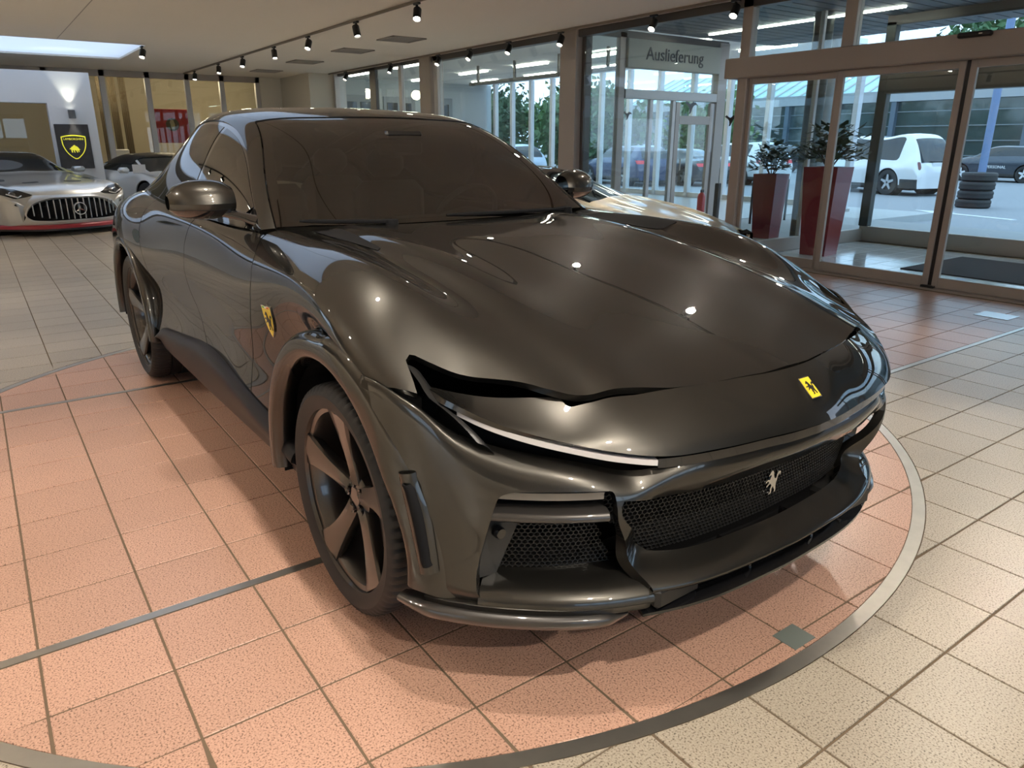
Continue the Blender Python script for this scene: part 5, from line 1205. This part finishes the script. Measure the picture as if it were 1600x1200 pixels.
# trees
def tree(loc, R, h0, label, seed, c, n=3800):
    r = np.random.default_rng(seed); t = empty('tree', loc, 0, label, 'tree', 'trees outside')
    MB().tube([(0, 0, 0), (.1, .05, h0), (0, 0, h0+R)], [.22, .16, .08], 8).build('trunk', mat('bark', (.07, .05, .035), .9), t, True)
    ctr = r.normal(size=(26, 3)); ctr /= np.linalg.norm(ctr, axis=1)[:, None]; ctr *= R*r.uniform(.35, .85, (26, 1)); ctr[:, 2] = ctr[:, 2]*.9+h0+R*.6
    P = ctr[r.integers(0, 26, n)]+r.normal(size=(n, 3))*R*.17; d = r.normal(size=(n, 3)); d /= np.linalg.norm(d, axis=1)[:, None]; w = np.cross(d, r.normal(size=(n, 3))); w /= np.linalg.norm(w, axis=1)[:, None]
    s = R*r.uniform(.05, .085, (n, 1)); V = np.stack([P-d*s, P+w*s*.6, P+d*s, P-w*s*.6], 1).reshape(-1, 3)
    tag(link('leaves', V, [(4*i, 4*i+1, 4*i+2, 4*i+3) for i in range(n)], c, t), kind='stuff')
gm = [mat('green leaves', (.045, .12, .035), .6), mat('deep green leaves', (.03, .09, .03), .6), mat('fresh green leaves', (.075, .17, .045), .6)]
tl = ['dense green tree outside the hall windows, left of the middle mullion', 'tall fresh green tree outside the hall windows', 'deep green tree outside the hall next to the frame post', 'green tree behind the first row outside the hall', 'dark tree farther back outside the hall corner', 'bushy tree outside seen past the pillar', 'light green treetop above the canopy edge, top right of the view', 'treetop at the far right above the glass building']
for k, (u, v, R, h0) in enumerate(((24.5, 28.2, 2.8, .5), (22.4, 34.6, 2.9, .4), (28.8, 33.6, 2.9, .6), (22.0, 42.2, 2.9, .6), (30.4, 43.2, 2.9, .8), (31.6, 26.6, 2.7, .3), (73, 31, 6.0, 4.5), (70, 18, 5.0, 4.5))): tree((u, v, OUT), R, h0, tl[k], 40+k, gm[k % 3])
# ================================================================ track lights (each carries its own lamp)
def rail_track(u, v0, v1, label):
    o = MB().bbox(u-.018, u+.018, v0, v1, H-.032, H-.001, .004).build('light_track', mat('grey track', (.20, .17, .14), .5), None); tag(o, label, 'track')
rail_track(4.67, -5.5, 20.2, 'long thin light track along the middle of the ceiling'); rail_track(7.58, -5.5, 18.3, 'long thin light track along the glass front')
rail_track(-1.2, -5.5, 14.5, 'light track along the ceiling left of the turntable')
def track_light(loc, aim, label, energy, size=1.15):
    r = empty('track_light', loc, 0, label, 'spotlight', 'black track spotlights')
    d = (Vector(aim)-Vector(loc)).normalized(); q = d.to_track_quat('-Z', 'Y')
    MB().bbox(-.02, .02, -.06, .06, -.055, -.03, .004).build('adapter', M['black'], r); MB().bbox(-.012, .012, -.012, .012, -.11, -.05, .003).build('arm', M['black'], r)
    h = MB().lathe([(0, .075), (.040, .072), (.048, .06), (.048, -.075), (.044, -.078), (.040, -.05), (0, -.05)], (0, 0, 0), 'z', 20).build('housing', M['black'], r, True); h.location = (0, 0, -.15); h.rotation_euler = q.to_euler()
    ln = MB().lathe([(0, 0), (.039, 0)], (0, 0, -.056), 'z', 20); ln.F = [f for f in ln.F]; lo = ln.build('lens', M['warm_lens'], h)
    l = bpy.data.lights.new('lamp', 'SPOT'); l.energy = energy; l.spot_size = size; l.spot_blend = .55; l.color = (1, .90, .77); l.shadow_soft_size = .035
    o = bpy.data.objects.new('lamp', l); COL.objects.link(o); o.parent = h; o.location = (0, 0, -.085)
E_ = 92
nth = ['first', 'second', 'third', 'fourth', 'fifth', 'sixth', 'seventh', 'eighth', 'ninth', 'tenth', 'eleventh', 'twelfth', 'thirteenth', 'fourteenth']
V1 = [19.2, 17.15, 15.45, 13.6, 12.0, 10.2, 8.47, 6.7, 5.0, 3.3, 1.6]
AIM1 = {8.47: (3.5, 7.0, 0), 6.7: (3.4, 5.0, .2), 5.0: (3.0, 3.2, .5), 3.3: (2.9, 1.8, .5), 1.6: (3.6, .2, 0)}
for k, v in enumerate(V1):
    aim = AIM1.get(v, (4.0+math.sin(k*3)*1.2, v-1.0, 0))
    track_light((4.67, v, H), aim, f'black spotlight on the middle ceiling track, {nth[k]} from the back glass', E_ if v > 9 else E_*.85)
V2 = [17.3, 15.0, 13.0, 11.9, 10.7, 9.35, 7.45, 6.15, 4.2, 2.2]
for k, v in enumerate(V2):
    track_light((7.58, v, H), (5.6+.4*math.sin(k*1.7), v-.6, 0) if v > 5 else (4.2, v*.8, 0), f'black spotlight on the track by the glass front, {nth[k]} from the back', E_)
for k, v in enumerate((12.3, 10.2, 8.0)):
    track_light((-1.2, v, H), (0, v-.5, 0), f'added fill spotlight on the left ceiling track, {nth[k]} from the back', E_*.7)
track_light((2.80, 14.85, H), (1.8, 13.6, .3), 'single black spotlight at the corner of the skylight', E_)
rail_track(.80, -5.5, 3.6, 'light track along the ceiling above the nose of the grey crossover')
for k, (v, aim, e) in enumerate(((2.9, (.9, 2.0, .4), .6), (1.3, (.4, 1.9, 0), 1.1), (-.45, (1.0, 1.3, .2), 2.1), (-2.0, (1.5, 1.1, .6), 1.9))):
    track_light((.80, v, H), aim, f'black spotlight on the short track above the bonnet, {nth[k]} from the windscreen', E_*e*.92, 1.9)
for k, (v, aim) in enumerate(((5.9, (.2, 5.0, 0)), (3.8, (.1, 2.9, 0)))):  # unseen fill spots added to lift the shadow beside the car
    track_light((-1.2, v, H), aim, f'added fill spotlight on the left ceiling track, {nth[k]} beside the crossover', E_*.6)
rail_track(-4.6, -5.5, 14.5, 'added light track for the unseen fill spotlights, left half of the hall')  # unseen track and wide spots, added to brighten the ceiling
for k, v in enumerate((-4.5, -1.2, 2.1, 5.4, 8.7, 12.0)):
    track_light((-4.6, v, H), (-4.6, v+.3, 0), f'added unseen fill spotlight, left half of the hall, {nth[k]} from the rear window', E_*6.0, 2.3)
